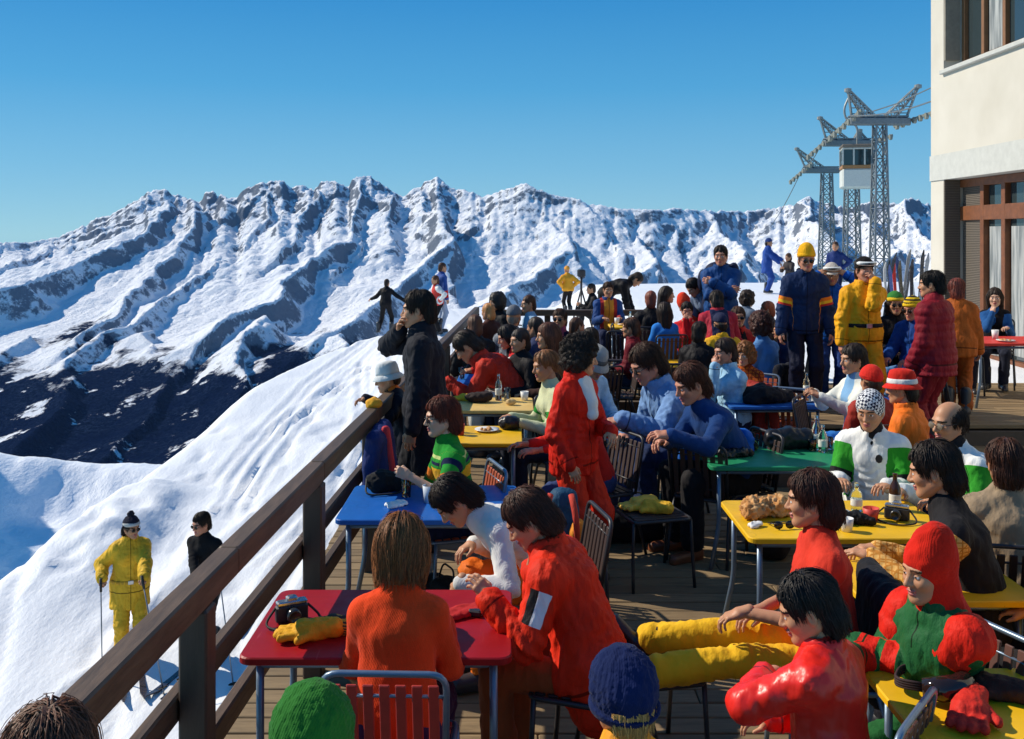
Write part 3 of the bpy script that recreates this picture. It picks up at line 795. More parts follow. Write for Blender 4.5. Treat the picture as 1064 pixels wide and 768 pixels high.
def headwear(hat, hp, lod, seed):
    kind, c = hat[0], hat[1]; opt = hat[2] if len(hat) > 2 else {}
    res = {'near': .006, 'mid': .009, 'far': .013}[lod]
    if kind in ('beanie', 'pompom', 'point'):
        V, Q, V2, Q2 = sdf_half_hat(res, opt.get('g', .008), opt.get('low', .022), opt.get('tilt', 15), opt.get('cuff', True), opt.get('top', .035 if kind == 'point' else 0.0))
        o = hp(V, Q, 'knitted_hat', cloth(c, 'knit', (), opt.get('pat')))
        if V2 is not None: hp(V2, Q2, 'hat_cuff', cloth(opt.get('cuffc', c), 'knit', (), opt.get('cuffpat')), parent=None)
        if kind == 'pompom':
            s = SDF(res); s.ell((0, .03, .155), (.038, .038, .036)); V, Q = s.mesh(0)
            N = normals(V, Q); V = V+N*(fbm(V[:, 0]*90, V[:, 1]*90, V[:, 2]*90, 2)*.016)[:, None]; hp(V, Q, 'bobble', cloth(opt.get('pom', c), 'knit'))
    elif kind in ('bucket', 'brim'):
        g = .008
        prof = [(.094+g, .035), (.092+g, .06), (.086+g, .105), (.074+g, .135), (.045, .148), (0, .15)]
        V, Q = lathe_np(prof, 28, .86, 1.08, (0, .012, 0), Matrix.Rotation(R(-6), 3, 'X')); hp(V, Q, 'hat_crown', cloth(c, 'cotton'))
        w = opt.get('brim', .045); dz = opt.get('drop', .03)
        prof = [(.094+g, .038), (.1+g+w*.5, .03-dz*.4), (.1+g+w, .024-dz), (.1+g+w, .02-dz), (.1+g+w*.4, .02-dz*.4), (.092+g, .028)]
        V, Q = lathe_np(prof, 28, .88, 1.05, (0, .012, 0), Matrix.Rotation(R(-6), 3, 'X')); hp(V, Q, 'hat_brim', cloth(opt.get('brimc', c), 'cotton'))
        if 'band' in opt:
            prof = [(.0965+g, .036), (.0985+g, .042), (.0965+g, .064), (.0915+g, .074)]
            V, Q = lathe_np(prof, 28, .865, 1.085, (0, .012, 0), Matrix.Rotation(R(-6), 3, 'X')); hp(V, Q, 'hat_band', cloth(opt['band'], 'cotton'))
    elif kind == 'cap':
        V, Q, _, _ = sdf_half_hat(res, .006, .03, 8, False); hp(V, Q, 'cap_crown', cloth(c, 'cotton'))
        m = MB(); P0 = []
        for z in (0, -.006):
            for i in range(9):
                a = R(-65+130*i/8); P0.append((math.sin(a)*.088, -math.cos(a)*.1+.012, .035+z))
            for i in range(9):
                a = R(-65+130*i/8); P0.append((math.sin(a)*.08, -math.cos(a)*.168+.012-.0, .018+z))
        f = [(i, i+1, 10+i, 9+i) for i in range(8)]+[(18+i, 27+i, 28+i, 19+i) for i in range(8)]+[(9+i, 10+i, 28+i, 27+i) for i in range(8)]
        hp(np.array(P0), f, 'cap_peak', cloth(c, 'cotton'))
    elif kind == 'scarf':
        s = SDF(res); s.ell((0, .02, .03), (.09, .112, .108)); s.ell((0, .09, -.04), (.07, .05, .08), .03); s.cone((0, .13, -.04), (.0, .15, -.14), .03, .012, .03)
        s.ell((0, -.125, -.06), (.1, .1, .1), .01, op='s')
        V, Q = s.mesh(1); hp(V, Q, 'headscarf', cloth(c, 'cotton', (), opt.get('pat')))
    elif kind == 'hood':     # knitted balaclava with a peak
        s = SDF(res); s.ell((0, .018, .03), (.092, .112, .11)); s.ell((0, .05, .12), (.055, .07, .06), .06); s.ell((0, .03, -.08), (.085, .085, .1), .04); s.cone((0, .03, -.1), (0, .035, -.2), .085, .12, .03)
        s.ell((0, -.12, -.042), (.066, .085, .082), .008, op='s')
        V, Q = s.mesh(1); V = V+normals(V, Q)*(.004*fbm(V[:, 0]*30, V[:, 1]*30, V[:, 2]*30, 2))[:, None]
        hp(V, Q, 'balaclava', cloth(c, 'knit'))
    elif kind == 'band':
        s = SDF(res); s.ell((0, .014, .04), (.088, .109, .05)); s.half((0, 0, .01), (0, .2, -1)); s.half((0, 0, .065), (0, -.2, 1)); V, Q = s.mesh(1); hp(V, Q, 'headband', cloth(c, 'knit'))
    if opt.get('goggles'):
        m = MB(); pts = []
        for i in range(13):
            a = R(-70+140*i/12); pts.append((math.sin(a)*.1, -math.cos(a)*.122+.01, .078))
        m.tube(pts, [.012]+[.022]*11+[.012], 8); o = hp(np.array(m.v), m.f, 'goggles', paint((.75, .75, .72), .3, .05))
        m = MB(); m.tube([(p[0]*1.05, p[1]*1.06, p[2]) for p in pts[2:-2]], .016, 8); hp(np.array(m.v), m.f, 'goggle_lens', paint((.02, .015, .01), .06, .02))
        m = MB(); pts = []
        for i in range(17):
            a = R(68+224*i/16); pts.append((math.sin(a)*.096, -math.cos(a)*.12+.012, .08))
        for dz in (-.008, 0, .008): m.tube([(p[0], p[1], p[2]+dz) for p in pts], .005, 6)
        hp(np.array(m.v), m.f, 'goggle_strap', paint((.03, .03, .03), .8, .05))
def eyewear(g, hp):
    c = g if isinstance(g, tuple) else (.012, .01, .01)
    m = MB()
    for x in (-1, 1):
        Mr = Matrix.Rotation(R(90), 3, 'X') @ Matrix.Rotation(R(-4*x), 3, 'Y')
        m.lathe([(0, -.003), (.024, -.002), (.0265, 0), (.024, .0025), (0, .004)], 14, 1.0, .82, (x*.032, -.1, -.005), Mr)
    hp(np.array(m.v), m.f, 'sunglasses', paint(c, .06, .02, bump=0))
    m = MB(); m.tube([(-.012, -.106, .004), (0, -.112, .007), (.012, -.106, .004)], .0022, 6)
    for x in (-1, 1): m.tube([(x*.056, -.092, .003), (x*.076, -.07, .004), (x*.084, .01, .002), (x*.082, .03, -.012)], .0024, 6)
    hp(np.array(m.v), m.f, 'glasses_frame', paint((.02, .015, .012), .3, .05))
# ------------------------------------------------------------------ camera, sky and sun
cam = bpy.data.objects.new('Camera', bpy.data.cameras.new('Camera')); COL.objects.link(cam); SC.camera = cam
cam.location = (0, 0, CAMZ); cam.rotation_euler = (R(90), 0, 0)
cam.data.sensor_width = 36; cam.data.lens = 36*F_PX/1064; cam.data.shift_y = -(384-HY)/1064; cam.data.clip_start = .05; cam.data.clip_end = 60000
SUN_DIR = Vector((-.76, SUN_Y, .62)).normalized()
sun = bpy.data.objects.new('Sun', bpy.data.lights.new('Sun', 'SUN')); COL.objects.link(sun)
sun.data.energy = SUN_E; sun.data.angle = R(.5); sun.data.color = (1, .91, .76); sun.rotation_euler = SUN_DIR.to_track_quat('Z', 'Y').to_euler(); sun.location = (-20, 5, 30)
w = bpy.data.worlds.new('World'); SC.world = w; w.use_nodes = True
nt = w.node_tree; bg = nt.nodes['Background']; sky = nt.nodes.new('ShaderNodeTexSky'); sky.sky_type = 'NISHITA'; sky.sun_disc = False
sky.sun_elevation = math.asin(SUN_DIR.z); sky.sun_rotation = math.atan2(SUN_DIR.x, SUN_DIR.y)
sky.altitude = 2500; sky.air_density = 1.0; sky.dust_density = .05; sky.ozone_density = 6.0
hs = nt.nodes.new('ShaderNodeHueSaturation'); hs.inputs['Hue'].default_value = SKY_HUE; hs.inputs['Saturation'].default_value = SKY_SAT; hs.inputs['Value'].default_value = 1
nt.links.new(sky.outputs[0], hs.inputs['Color']); mx = nt.nodes.new('ShaderNodeMix'); mx.data_type = 'RGBA'; mx.blend_type = 'MULTIPLY'; mx.inputs[0].default_value = 1; mx.inputs[7].default_value = (*SKY_TINT, 1)
nt.links.new(hs.outputs[0], mx.inputs[6])
tc = nt.nodes.new('ShaderNodeTexCoord'); sx_ = nt.nodes.new('ShaderNodeSeparateXYZ'); nt.links.new(tc.outputs['Generated'], sx_.inputs[0])
rp = nt.nodes.new('ShaderNodeValToRGB'); nt.links.new(sx_.outputs[2], rp.inputs[0]); el_ = rp.color_ramp.elements
for p_, c_ in ((0.0, (.33, .6, .74)), (.07, (.2, .5, .73)), (.15, (.085, .385, .7)), (.25, (.03, .27, .63)), (1.0, (.02, .13, .4))):
    q_ = el_[0] if p_ == 0 else el_[len(el_)-1] if p_ == 1 else el_.new(p_); q_.color = (*c_, 1)
vm = nt.nodes.new('ShaderNodeVectorMath'); vm.operation = 'SCALE'; vm.inputs[3].default_value = SKY_RAMP; nt.links.new(rp.outputs[0], vm.inputs[0])
m2 = nt.nodes.new('ShaderNodeMix'); m2.data_type = 'RGBA'; m2.inputs[0].default_value = .86
nt.links.new(mx.outputs[2], m2.inputs[6]); nt.links.new(vm.outputs[0], m2.inputs[7]); nt.links.new(m2.outputs[2], bg.inputs['Color']); bg.inputs['Strength'].default_value = SKY_E
SC.view_settings.view_transform = 'Standard'; SC.view_settings.look = 'None'; SC.view_settings.exposure = EXPO; SC.view_settings.gamma = 1
SC.cycles.use_denoising = True
try: SC.cycles.denoiser = 'OPENIMAGEDENOISE'
except Exception: pass
SC.cycles.max_bounces = 6; SC.cycles.transparent_max_bounces = 6

# ------------------------------------------------------------------ far range
SKY_L = [(-300, 270), (-120, 262), (6, 252), (30, 252), (60, 247), (80, 238), (100, 228), (118, 222), (132, 214), (148, 204), (160, 197), (172, 198), (182, 202), (195, 206), (206, 209), (214, 201), (222, 200), (236, 206), (246, 205), (256, 196), (268, 192), (285, 188), (296, 190), (304, 194), (316, 192), (328, 198), (332, 190), (346, 188), (352, 190), (360, 195), (367, 186), (380, 183), (392, 187), (404, 197), (418, 205), (430, 197), (440, 191), (455, 185), (464, 192), (472, 199), (484, 197), (500, 205), (514, 201), (528, 196), (545, 190), (556, 195), (575, 203), (600, 206), (612, 212), (625, 213), (645, 217), (660, 217), (690, 218), (700, 216), (740, 220), (775, 220), (792, 218), (815, 215), (828, 211), (840, 205), (850, 209), (870, 215), (885, 216), (900, 211), (920, 210), (932, 212), (945, 206), (958, 210), (975, 216), (1064, 214), (1200, 225), (1400, 240)]
def erode(H, n, steps, seed, cell, inertia=.08, cap=2.5, dep=.12, ero=.1, evap=.015, minsl=.01):
    """lets thousands of drops run down the height field and carve its gullies"""
    r = np.random.default_rng(seed); nx, ny = H.shape; S = H/cell
    x = r.uniform(1, nx-2.01, n); y = r.uniform(1, ny-2.01, n); dx = np.zeros(n); dy = np.zeros(n); w = np.ones(n); sed = np.zeros(n); v = np.ones(n)
    for k in range(steps):
        i = x.astype(int); j = y.astype(int); u = x-i; t = y-j
        a, b, c, d = S[i, j], S[i+1, j], S[i, j+1], S[i+1, j+1]
        gx = (b-a)*(1-t)+(d-c)*t; gy = (c-a)*(1-u)+(d-b)*u
        h0 = a*(1-u)*(1-t)+b*u*(1-t)+c*(1-u)*t+d*u*t
        dx = dx*inertia-gx*(1-inertia); dy = dy*inertia-gy*(1-inertia)
        L = np.sqrt(dx*dx+dy*dy)+1e-9; dx /= L; dy /= L
        x2 = np.clip(x+dx, 1, nx-2.01); y2 = np.clip(y+dy, 1, ny-2.01)
        i2 = x2.astype(int); j2 = y2.astype(int); u2 = x2-i2; t2 = y2-j2
        h1 = S[i2, j2]*(1-u2)*(1-t2)+S[i2+1, j2]*u2*(1-t2)+S[i2, j2+1]*(1-u2)*t2+S[i2+1, j2+1]*u2*t2
        dh = h1-h0
        C = np.maximum(-dh, minsl)*v*w*cap
        up = dh > 0
        give = np.where(up, np.minimum(dh, sed), np.where(sed > C, (sed-C)*dep, 0))
        take = np.where(~up & (sed < C), np.minimum((C-sed)*ero, np.maximum(-dh, 0)), 0)
        q = give-take
        Dl = np.zeros(nx*ny)
        for oi, oj, ww in ((0, 0, (1-u)*(1-t)), (1, 0, u*(1-t)), (0, 1, (1-u)*t), (1, 1, u*t)): Dl += np.bincount((i+oi)*ny+j+oj, q*ww, nx*ny)
        S = S+np.clip(Dl, -.035, .035).reshape(nx, ny)
        sed = sed-q; v = np.sqrt(np.clip(v*v-dh*2.0, .05, 9)); w = w*(1-evap); x, y = x2, y2
    return S*cell
SPURS = [[(181, 204, 7350), (160, 222, 6950), (137, 242, 6600), (98, 268, 6100), (30, 292, 5500), (-60, 320, 5000)],
 [(285, 190, 7500), (277, 222, 7000), (250, 256, 6450), (210, 292, 5800), (168, 326, 5200), (120, 356, 4700)],
 [(206, 212, 7200), (196, 238, 6700), (181, 258, 6300), (168, 284, 5850), (138, 322, 5250), (92, 360, 4650)],
 [(335, 191, 7400), (318, 222, 6900), (300, 246, 6450)],
 [(383, 186, 7500), (378, 214, 7000), (356, 248, 6300), (325, 280, 5700), (285, 308, 5150), (240, 338, 4650)],
 [(420, 204, 7300), (410, 232, 6800), (396, 262, 6250)],
 [(455, 186, 7500), (452, 214, 7000), (468, 248, 6200), (430, 290, 5500), (380, 322, 4900), (330, 350, 4450)],
 [(500, 206, 7400), (500, 228, 6950)],
 [(545, 190, 7500), (574, 224, 6900), (598, 258, 6200), (560, 290, 5600), (512, 312, 5050), (460, 340, 4500)],
 [(600, 206, 7400), (622, 232, 6900), (640, 262, 6350)],
 [(645, 217, 7400), (662, 244, 6750), (688, 272, 6050), (650, 306, 5350), (600, 335, 4800)],
 [(700, 217, 7400), (712, 240, 6850)],
 [(740, 220, 7400), (760, 244, 6750), (790, 268, 6100), (745, 300, 5450), (690, 330, 4900)],
 [(840, 205, 7500), (850, 232, 6900), (868, 258, 6350), (830, 292, 5650), (780, 325, 5000)],
 [(900, 212, 7450), (905, 238, 6900), (925, 262, 6300), (890, 300, 5500)],
 [(945, 206, 7450), (960, 236, 6850), (985, 262, 6250), (960, 300, 5500)], [(1064, 214, 7450), (1060, 245, 6700), (1040, 290, 5700)],
 [(60, 248, 7400), (34, 264, 6900), (-30, 290, 6200), (-110, 330, 5400)], [(6, 252, 7300), (-60, 285, 6300)],
 [(120, 352, 4750), (72, 400, 4150), (20, 468, 3450), (-40, 540, 2900)], [(172, 342, 4950), (190, 378, 4400), (152, 440, 3750), (118, 490, 3250)],
 [(290, 326, 4900), (262, 372, 4250), (248, 425, 3650), (230, 480, 3150)], [(350, 345, 4500), (330, 400, 3800)], [(40, 350, 4900), (-40, 400, 4200)]]
def far_range():
    sx = np.array([p[0] for p in SKY_L], float); sy = np.array([p[1] for p in SKY_L], float)
    cell = 12.0
    gx = np.arange(-5600, 7200, cell); gy = np.arange(2300, 8900, cell)
    X, Y = np.meshgrid(gx, gy, indexing='ij'); PX = CX+F_PX*X/Y
    f = Y/7500
    floor_ = -np.interp(Y, [2300, 2900, 3600, 4300, 5000, 5700, 6400, 7000, 7500, 8900], [1250, 900, 830, 700, 560, 430, 330, 200, 120, 500])
    wx = 190*fbm(X/640, Y/640, None, 4, seed=11)+34*fbm(X/120, Y/120, None, 3, seed=12); wy = 190*fbm(X/640+9, Y/640, None, 4, seed=15)+34*fbm(X/120, Y/120+5, None, 3, seed=16)
    Xw, Yw = X+wx, Y+wy
    H = np.full(X.shape, -9999.0); ARC = np.zeros(X.shape); DD = np.zeros(X.shape)
    lines = [[(p[0], p[1]-2, 7500+330*math.sin(p[0]/150+.6)+200*math.sin(p[0]/57)) for p in SKY_L]]+SPURS
    arc0 = 0.0
    for li, ln in enumerate(lines):
        P3 = [(*at(*q),) for q in ln]
        for (x0, y0, z0), (x1, y1, z1) in zip(P3[:-1], P3[1:]):
            L = math.hypot(x1-x0, y1-y0); ux, uy = (x1-x0)/L, (y1-y0)/L
            qx, qy = Xw-x0, Yw-y0
            t = np.clip(qx*ux+qy*uy, 0, L); sd = qx*uy-qy*ux
            d = np.hypot(qx-t*ux, qy-t*uy)
            sl = np.where(sd > 0, .62, 1.6) if li else np.where(sd > 0, .95, .8)
            z = z0+(z1-z0)*t/L-sl*d*(1-.3*np.minimum(d/700, 1))
            b = z > H; H = np.where(b, z, H); ARC = np.where(b, arc0+t, ARC); DD = np.where(b, d, DD)
            arc0 += L
    fl = (1-2*np.abs(vnoise(ARC/150, DD/900+.3, None, 61)))*58+(1-2*np.abs(vnoise(ARC/63, DD/420+.7, None, 62)))*26+(1-2*np.abs(vnoise(ARC/30, DD/200, None, 64)))*9
    H = H+(fl-22)*sstep(10, 260, DD)*(.06+.64*sstep(.66, .92, f))
    k = 120.0; fb = floor_+60*fbm(X/600, Y/600, None, 3, seed=31)
    hh = np.clip(.5+.5*(H-fb)/k, 0, 1); H = fb*(1-hh)+H*hh+k*hh*(1-hh)
    rough = (.1+.62*sstep(.62, .92, f))
    H = H+(30*(.5-np.abs(fbm(X/260, Y/260, None, 4, seed=33)))+16*fbm(X/70, Y/70, None, 3, seed=34))*rough
    for q in range(2): H = erode(H, 40000, 45, 50+q, cell)
    cr = (1-2*np.abs(fbm(Xw/150, Yw/150, None, 4, .55, seed=71)))*30*sstep(.55, .85, f)+(1-2*np.abs(fbm(X/52, Y/52, None, 3, .6, seed=75)))*15
    H = H+(cr-12)*rough
    # small correction along the crest so the skyline follows the photograph's peaks
    el = HY-F_PX*(H-CAMZ)/Y
    for it in range(2):
        el = HY-F_PX*(H-CAMZ)/Y
        b = np.clip((PX/4).astype(int)+100, 0, 460); top = np.full(461, 999.0); np.minimum.at(top, b.ravel(), el.ravel())
        want = np.interp((np.arange(461)-100)*4+2, sx, sy); dlt = np.where(top < 900, top-want, 0)
        dd = np.interp(PX, (np.arange(461)-100)*4+2, dlt)
        H = H+dd/F_PX*Y*sstep(.66, .98, f)
    H = H+(1-2*np.abs(vnoise(PX/7.5, Y/300, None, 91)))*13*sstep(.93, .99, f)*sstep(60, 130, PX+40)+(1-2*np.abs(vnoise(PX/3.1, Y/120, None, 93)))*6*sstep(.9, .98, f)
    V = np.stack([X, Y, H], -1).reshape(-1, 3); nr = len(gy); ncol = len(gx)
    i = np.arange(ncol-1)[:, None]*nr+np.arange(nr-1)[None]
    Q = np.stack([i, i+nr, i+nr+1, i+1], -1).reshape(-1, 4)
    px = PX.ravel()[Q[:, 0]]; Q = Q[(px > -330) & (px < 1400)]
    t = NT('snowy_rock'); g = t.n('ShaderNodeNewGeometry'); sp = t.n('ShaderNodeSeparateXYZ'); t.l(g.outputs['Normal'], sp.inputs[0]); ps = t.n('ShaderNodeSeparateXYZ'); t.l(g.outputs['Position'], ps.inputs[0])
    pos = g.outputs['Position']
    n1 = t.noise(pos, .006, 8, .62); n2 = t.noise(pos, .045, 5, .7); n3 = t.noise(pos, .0016, 5, .6)
    snow = t.mixc(n1, (.9, .91, .93), (.8, .84, .9))
    steep = t.math('SUBTRACT', t.math('ADD', sp.outputs[2], t.math('MULTIPLY', t.math('SUBTRACT', n2, .5), .55)), t.math('MULTIPLY', t.math('SUBTRACT', n1, .5), .5))
    hi_ = t.math('MULTIPLY', t.ramp(t.math('DIVIDE', t.math('ADD', ps.outputs[2], 120), 500.0), .1, .8), .1)
    steep = t.math('SUBTRACT', steep, hi_)
    rockm = t.ramp(steep, .55, .66, (1, 1, 1), (0, 0, 0))
    rock = t.mixc(n2, (.02, .04, .075), (.11, .14, .18))
    c = t.mixc(t.math('MULTIPLY', rockm, .88), snow, rock)
    # forest below the tree line, thinning upwards and along the gullies
    tl = t.math('ADD', t.math('MULTIPLY', t.math('SUBTRACT', n3, .5), 620), t.math('MULTIPLY', t.math('SUBTRACT', n1, .5), 260))
    tl = t.math('ADD', tl, t.math('MULTIPLY', t.math('SUBTRACT', n2, .5), 90))
    lvl = t.math('SUBTRACT', t.math('ADD', -548, tl), ps.outputs[2])
    fm = t.ramp(t.math('DIVIDE', lvl, 200.0), .0, .22)
    trees = t.mixc(t.ramp(t.noise(pos, .006, 4, .6), .35, .65), t.ramp(t.noise(pos, .09, 4, .75), .35, .68, (.0008, .003, .016), (.005, .011, .042)), t.ramp(t.noise(pos, .07, 4, .75), .45, .75, (.001, .004, .02), (.03, .05, .1)))
    gl = t.ramp(t.noise(t.coord((1, 1, 1), 'Object'), .0046, 6, .66), .575, .615)
    fm2 = t.math('MULTIPLY', fm, t.math('SUBTRACT', 1.0, gl))
    c = t.mixc(fm2, c, trees)
    m = t.fin(c, .75, t.bump(n2, .9, 16, t.bump(n1, .6, 60)), Specular__IOR__Level=.0)
    tag(mesh_obj('mountains', V, Q, m), kind='structure')
far_range()

# ------------------------------------------------------------------ snow around the terrace
def snow_h(X, Y, fine=True):
    zl = np.interp(Y, [-20, 0, 11.4, 13, 16.5, 18.5, 22.5, 26, 29, 33, 70], [-6.0, -4.0, -2.68, -2.42, -1.97, -1.72, -1.24, -.97, -.75, -.8, -2.0])
    zr = .28+.017*(Y-14)+.008*(X-4)
    tb = sstep(-4.4, -1.9, X)*sstep(20, 27, Y)           # the ground swells behind the terrace
    z = zl+(np.minimum(-.25, zr)-zl)*tb
    a_ = np.interp(Y, [13, 22], [.3, 1.4]); z = z+(zr-z)*sstep(a_, a_+np.interp(Y, [13, 22], [1.4, 1.8]), X)
    z = z-.008*np.maximum(Y-31.5, 0)**2
    xe = np.interp(Y, [-20, 12.8, 14.5, 16.5, 18.5, 22.5, 26, 29, 34, 60], [-6.9, -6.8, -6.55, -6.3, -6.1, -5.85, -5.2, -3.85, -1.5, 4])
    dd = np.maximum(xe-X, 0)
    z = z-.85*dd**1.35+.05*np.exp(-((X-xe-.4)/.9)**2)
    return z
def snow():
    xs = np.concatenate([np.arange(-70, -14, 1.0), np.arange(-14, -.8, .085), np.arange(-.8, 14, .35), np.arange(14, 60, 1.5)])
    ys = np.concatenate([np.arange(-14, 3, .8), np.arange(3, 34, .11), np.arange(34, 66, .6)])
    X, Y = np.meshgrid(xs, ys, indexing='ij')
    Z = snow_h(X, Y)
    lump = fbm(X/2.4, Y/3.2, None, 3, seed=5)*.42+fbm(X/.9, Y/.9, None, 3, seed=8)*.1
    trk = -.05*np.clip(1-np.abs(((X*.9+Y*.28+.6*fbm(X/5, Y/5, None, 2, seed=2)) % 1.35)-.6)/.09, 0, 1)*sstep(-.1, .3, fbm(X/4, Y/6, None, 2, seed=6))
    left = sstep(-1.2, -2.4, X)
    Z = Z+(lump*.24+trk)*np.where(X < -1.2, left, .25)
    for tk in range(11):
        rt = np.random.default_rng(90+tk); x0, y0 = rt.uniform(-4.5, -1.8), rt.uniform(20, 29); ph, am, sl = rt.uniform(0, 6), rt.uniform(.2, .9), rt.uniform(-.02, .16)
        cx = x0-(y0-Y)*sl+am*np.sin(Y/rt.uniform(2.2, 4.5)+ph); ok = (Y < y0) & (Y > y0-rt.uniform(9, 18))
        for off in (-.1, .1):
            dd = np.abs(X-cx-off); Z = Z-np.where(ok, .055*np.exp(-(dd/.075)**2)-.03*np.exp(-((dd-.15)/.07)**2), 0)
    foot = fbm(X*2.6, Y*1.5, None, 2, seed=77); Z = Z-.05*sstep(.36, .56, foot)*left
    Z = Z+.5*np.exp(-(((X+6.0)/.8)**2+((Y-14.6)/1.6)**2))*(.6+.8*fbm(X*1.5, Y*1.5, None, 3, seed=81))-.25*np.exp(-(((X+5.3)/.5)**2+((Y-14.2)/1.5)**2))
    inside = (X > -1.45) & (X < 9.5) & (Y < 16.4) & ((Y < 12.6) | (X < 2.4))
    Z = np.where(inside, np.minimum(Z, -3.0), Z)
    V = np.stack([X, Y, Z], -1).reshape(-1, 3); nr = len(ys)
    i = np.arange(len(xs)-1)[:, None]*nr+np.arange(nr-1)[None]
    Q = np.stack([i, i+nr, i+nr+1, i+1], -1).reshape(-1, 4)
    t = NT('snow'); v = t.coord()
    c = t.mixc(t.noise(v, .8, 5), (.86, .87, .88), (.78, .81, .85))
    n = t.bump(t.noise(t.coord((1, .35, 1), rot=(0, 0, .5)), 3.2, 5, .62), .42, .07, t.bump(t.noise(v, 14, 4, .6), .35, .02))
    m = t.fin(c, .55, n, Subsurface__Weight=.0, Specular__IOR__Level=.3)
    tag(mesh_obj('snow_slope', V, Q, m), kind='structure')
    # lower bowl, shaded by an unseen hill added to its left
    px = np.arange(-420, 420, 5.0); D = np.concatenate([np.arange(60, 240, 9), np.arange(240, 640, 6)])
    PX, Y = np.meshgrid(px, D, indexing='ij'); X = (PX-CX)/F_PX*Y
    Z = np.interp(Y, [60, 120, 250, 350, 440, 480, 520, 640], [-38, -58, -98, -112, -106, -116, -150, -260])
    Z = Z+17*fbm(X/60, Y/80, None, 5, seed=41)+14*fbm(X/160, Y/160, None, 2, seed=44)*1.0
    shade_hill = np.exp(-((X+.55*Y+115)/62)**2)
    Z = Z+132*shade_hill*sstep(60, 200, Y)*sstep(620, 470, Y)
    Z = np.where(PX > -40, Z, Z)
    V = np.stack([X, Y, Z], -1).reshape(-1, 3); nr = len(D)
    i = np.arange(len(px)-1)[:, None]*nr+np.arange(nr-1)[None]
    Q = np.stack([i, i+nr, i+nr+1, i+1], -1).reshape(-1, 4)
    t = NT('bowl_snow'); v = t.coord()
    c = t.mixc(t.noise(v, .05, 5), (.86, .88, .9), (.76, .8, .86))
    m = t.fin(c, .6, t.bump(t.noise(t.coord((1, .5, 1)), .12, 6, .65), .6, 2.5), Specular__IOR__Level=.2)
    tag(mesh_obj('snow_bowl', V, Q, m), kind='structure')
snow()

# ------------------------------------------------------------------ terrace
def woodm(cols, scale, rough=.8, along='X'):
    key = ('wood', cols, scale, along)
    if key in _M: return _M[key]
    t = NT('weathered_wood'); st = {'X': (.12, 1, 1), 'Y': (1, .12, 1), 'Z': (1, 1, .12)}[along]
    v = t.coord(st); n = t.noise(v, scale, 6, .7); 
    isl = t.n('ShaderNodeNewGeometry')
    c = t.mixc(t.ramp(n, .3, .7), cols[0], cols[1])
    c = t.mixc(t.ramp(t.noise(t.coord(), 1.3, 4), .4, .75), c, cols[2])
    c = t.mixc(t.math('MULTIPLY', isl.outputs['Random Per Island'], .5), c, sc_(cols[0], .55))
    m = t.fin(c, rough, t.bump(n, .5, .004)); _M[key] = m; return m
deck_m = woodm(((.15, .098, .048), (.34, .235, .12), (.235, .162, .082)), 26)
rail_m = woodm(((.045, .025, .014), (.17, .1, .056), (.09, .055, .03)), 30, .6, 'Y')
railx_m = woodm(((.045, .025, .014), (.17, .1, .056), (.09, .055, .03)), 30, .6, 'X')
post_m = woodm(((.045, .026, .016), (.1, .06, .036), (.07, .04, .024)), 30, .6, 'Z')
def deck():
    m = MB(); y = 1.0-.9; r = random.Random(2)
    while y < 16.3:
        wd = .145
        if y < 12.4: x1 = 9.6
        else: x1 = 2.45
        x0 = -1.38+r.uniform(-.01, .01); cuts = [x0]+sorted(r.uniform(x0+.5, x1-.5) for _ in range(2 if x1 > 5 else 1))+[x1]
        z = 0.0 if y < 12.45 else .2
        for a, b in zip(cuts[:-1], cuts[1:]):
            # the upper level of the terrace starts beside the steps
            if a < 2.2 < b and 8.8 < y < 12.4:
                segs = [(a, 2.2), (2.2, b)]
            else: segs = [(a, b)]
            for sa, sb in segs:
                if sb-sa < .05: continue
                zz = z
                if sa >= 2.2 and 8.8 < y < 12.4: zz = .2 if y < 9.6 else .4
                m.box(((sa+sb)/2, y+wd/2, zz-.02+r.uniform(-.002, .002)), (sb-sa-.006, wd-.012, .04), None, .004)
        y += wd
    o = m.build('terrace_floor', deck_m, None); tag(o, kind='structure')
    m = MB()
    m.box((4.1, 6.2, -.13), (10.9, 12.4, .17)); m.box((.55, 14.4, -.05), (3.8, 3.9, .4))
    m.box((5.9, 10.55, .24), (7.3, 1.86, .2)); m.box((5.9, 9.2, .05), (7.3, .79, .2))
    for x in np.arange(-1.1, 9, 2.4):
        for yy in (1, 4, 7, 10, 12.2): m.box((x, yy, -2.9), (.26, .26, 5.4))
    o = m.build('terrace_base', paint((.09, .065, .045), .85), None); tag(o, kind='structure')
deck()
RX = lambda y: -1.24+.04*y
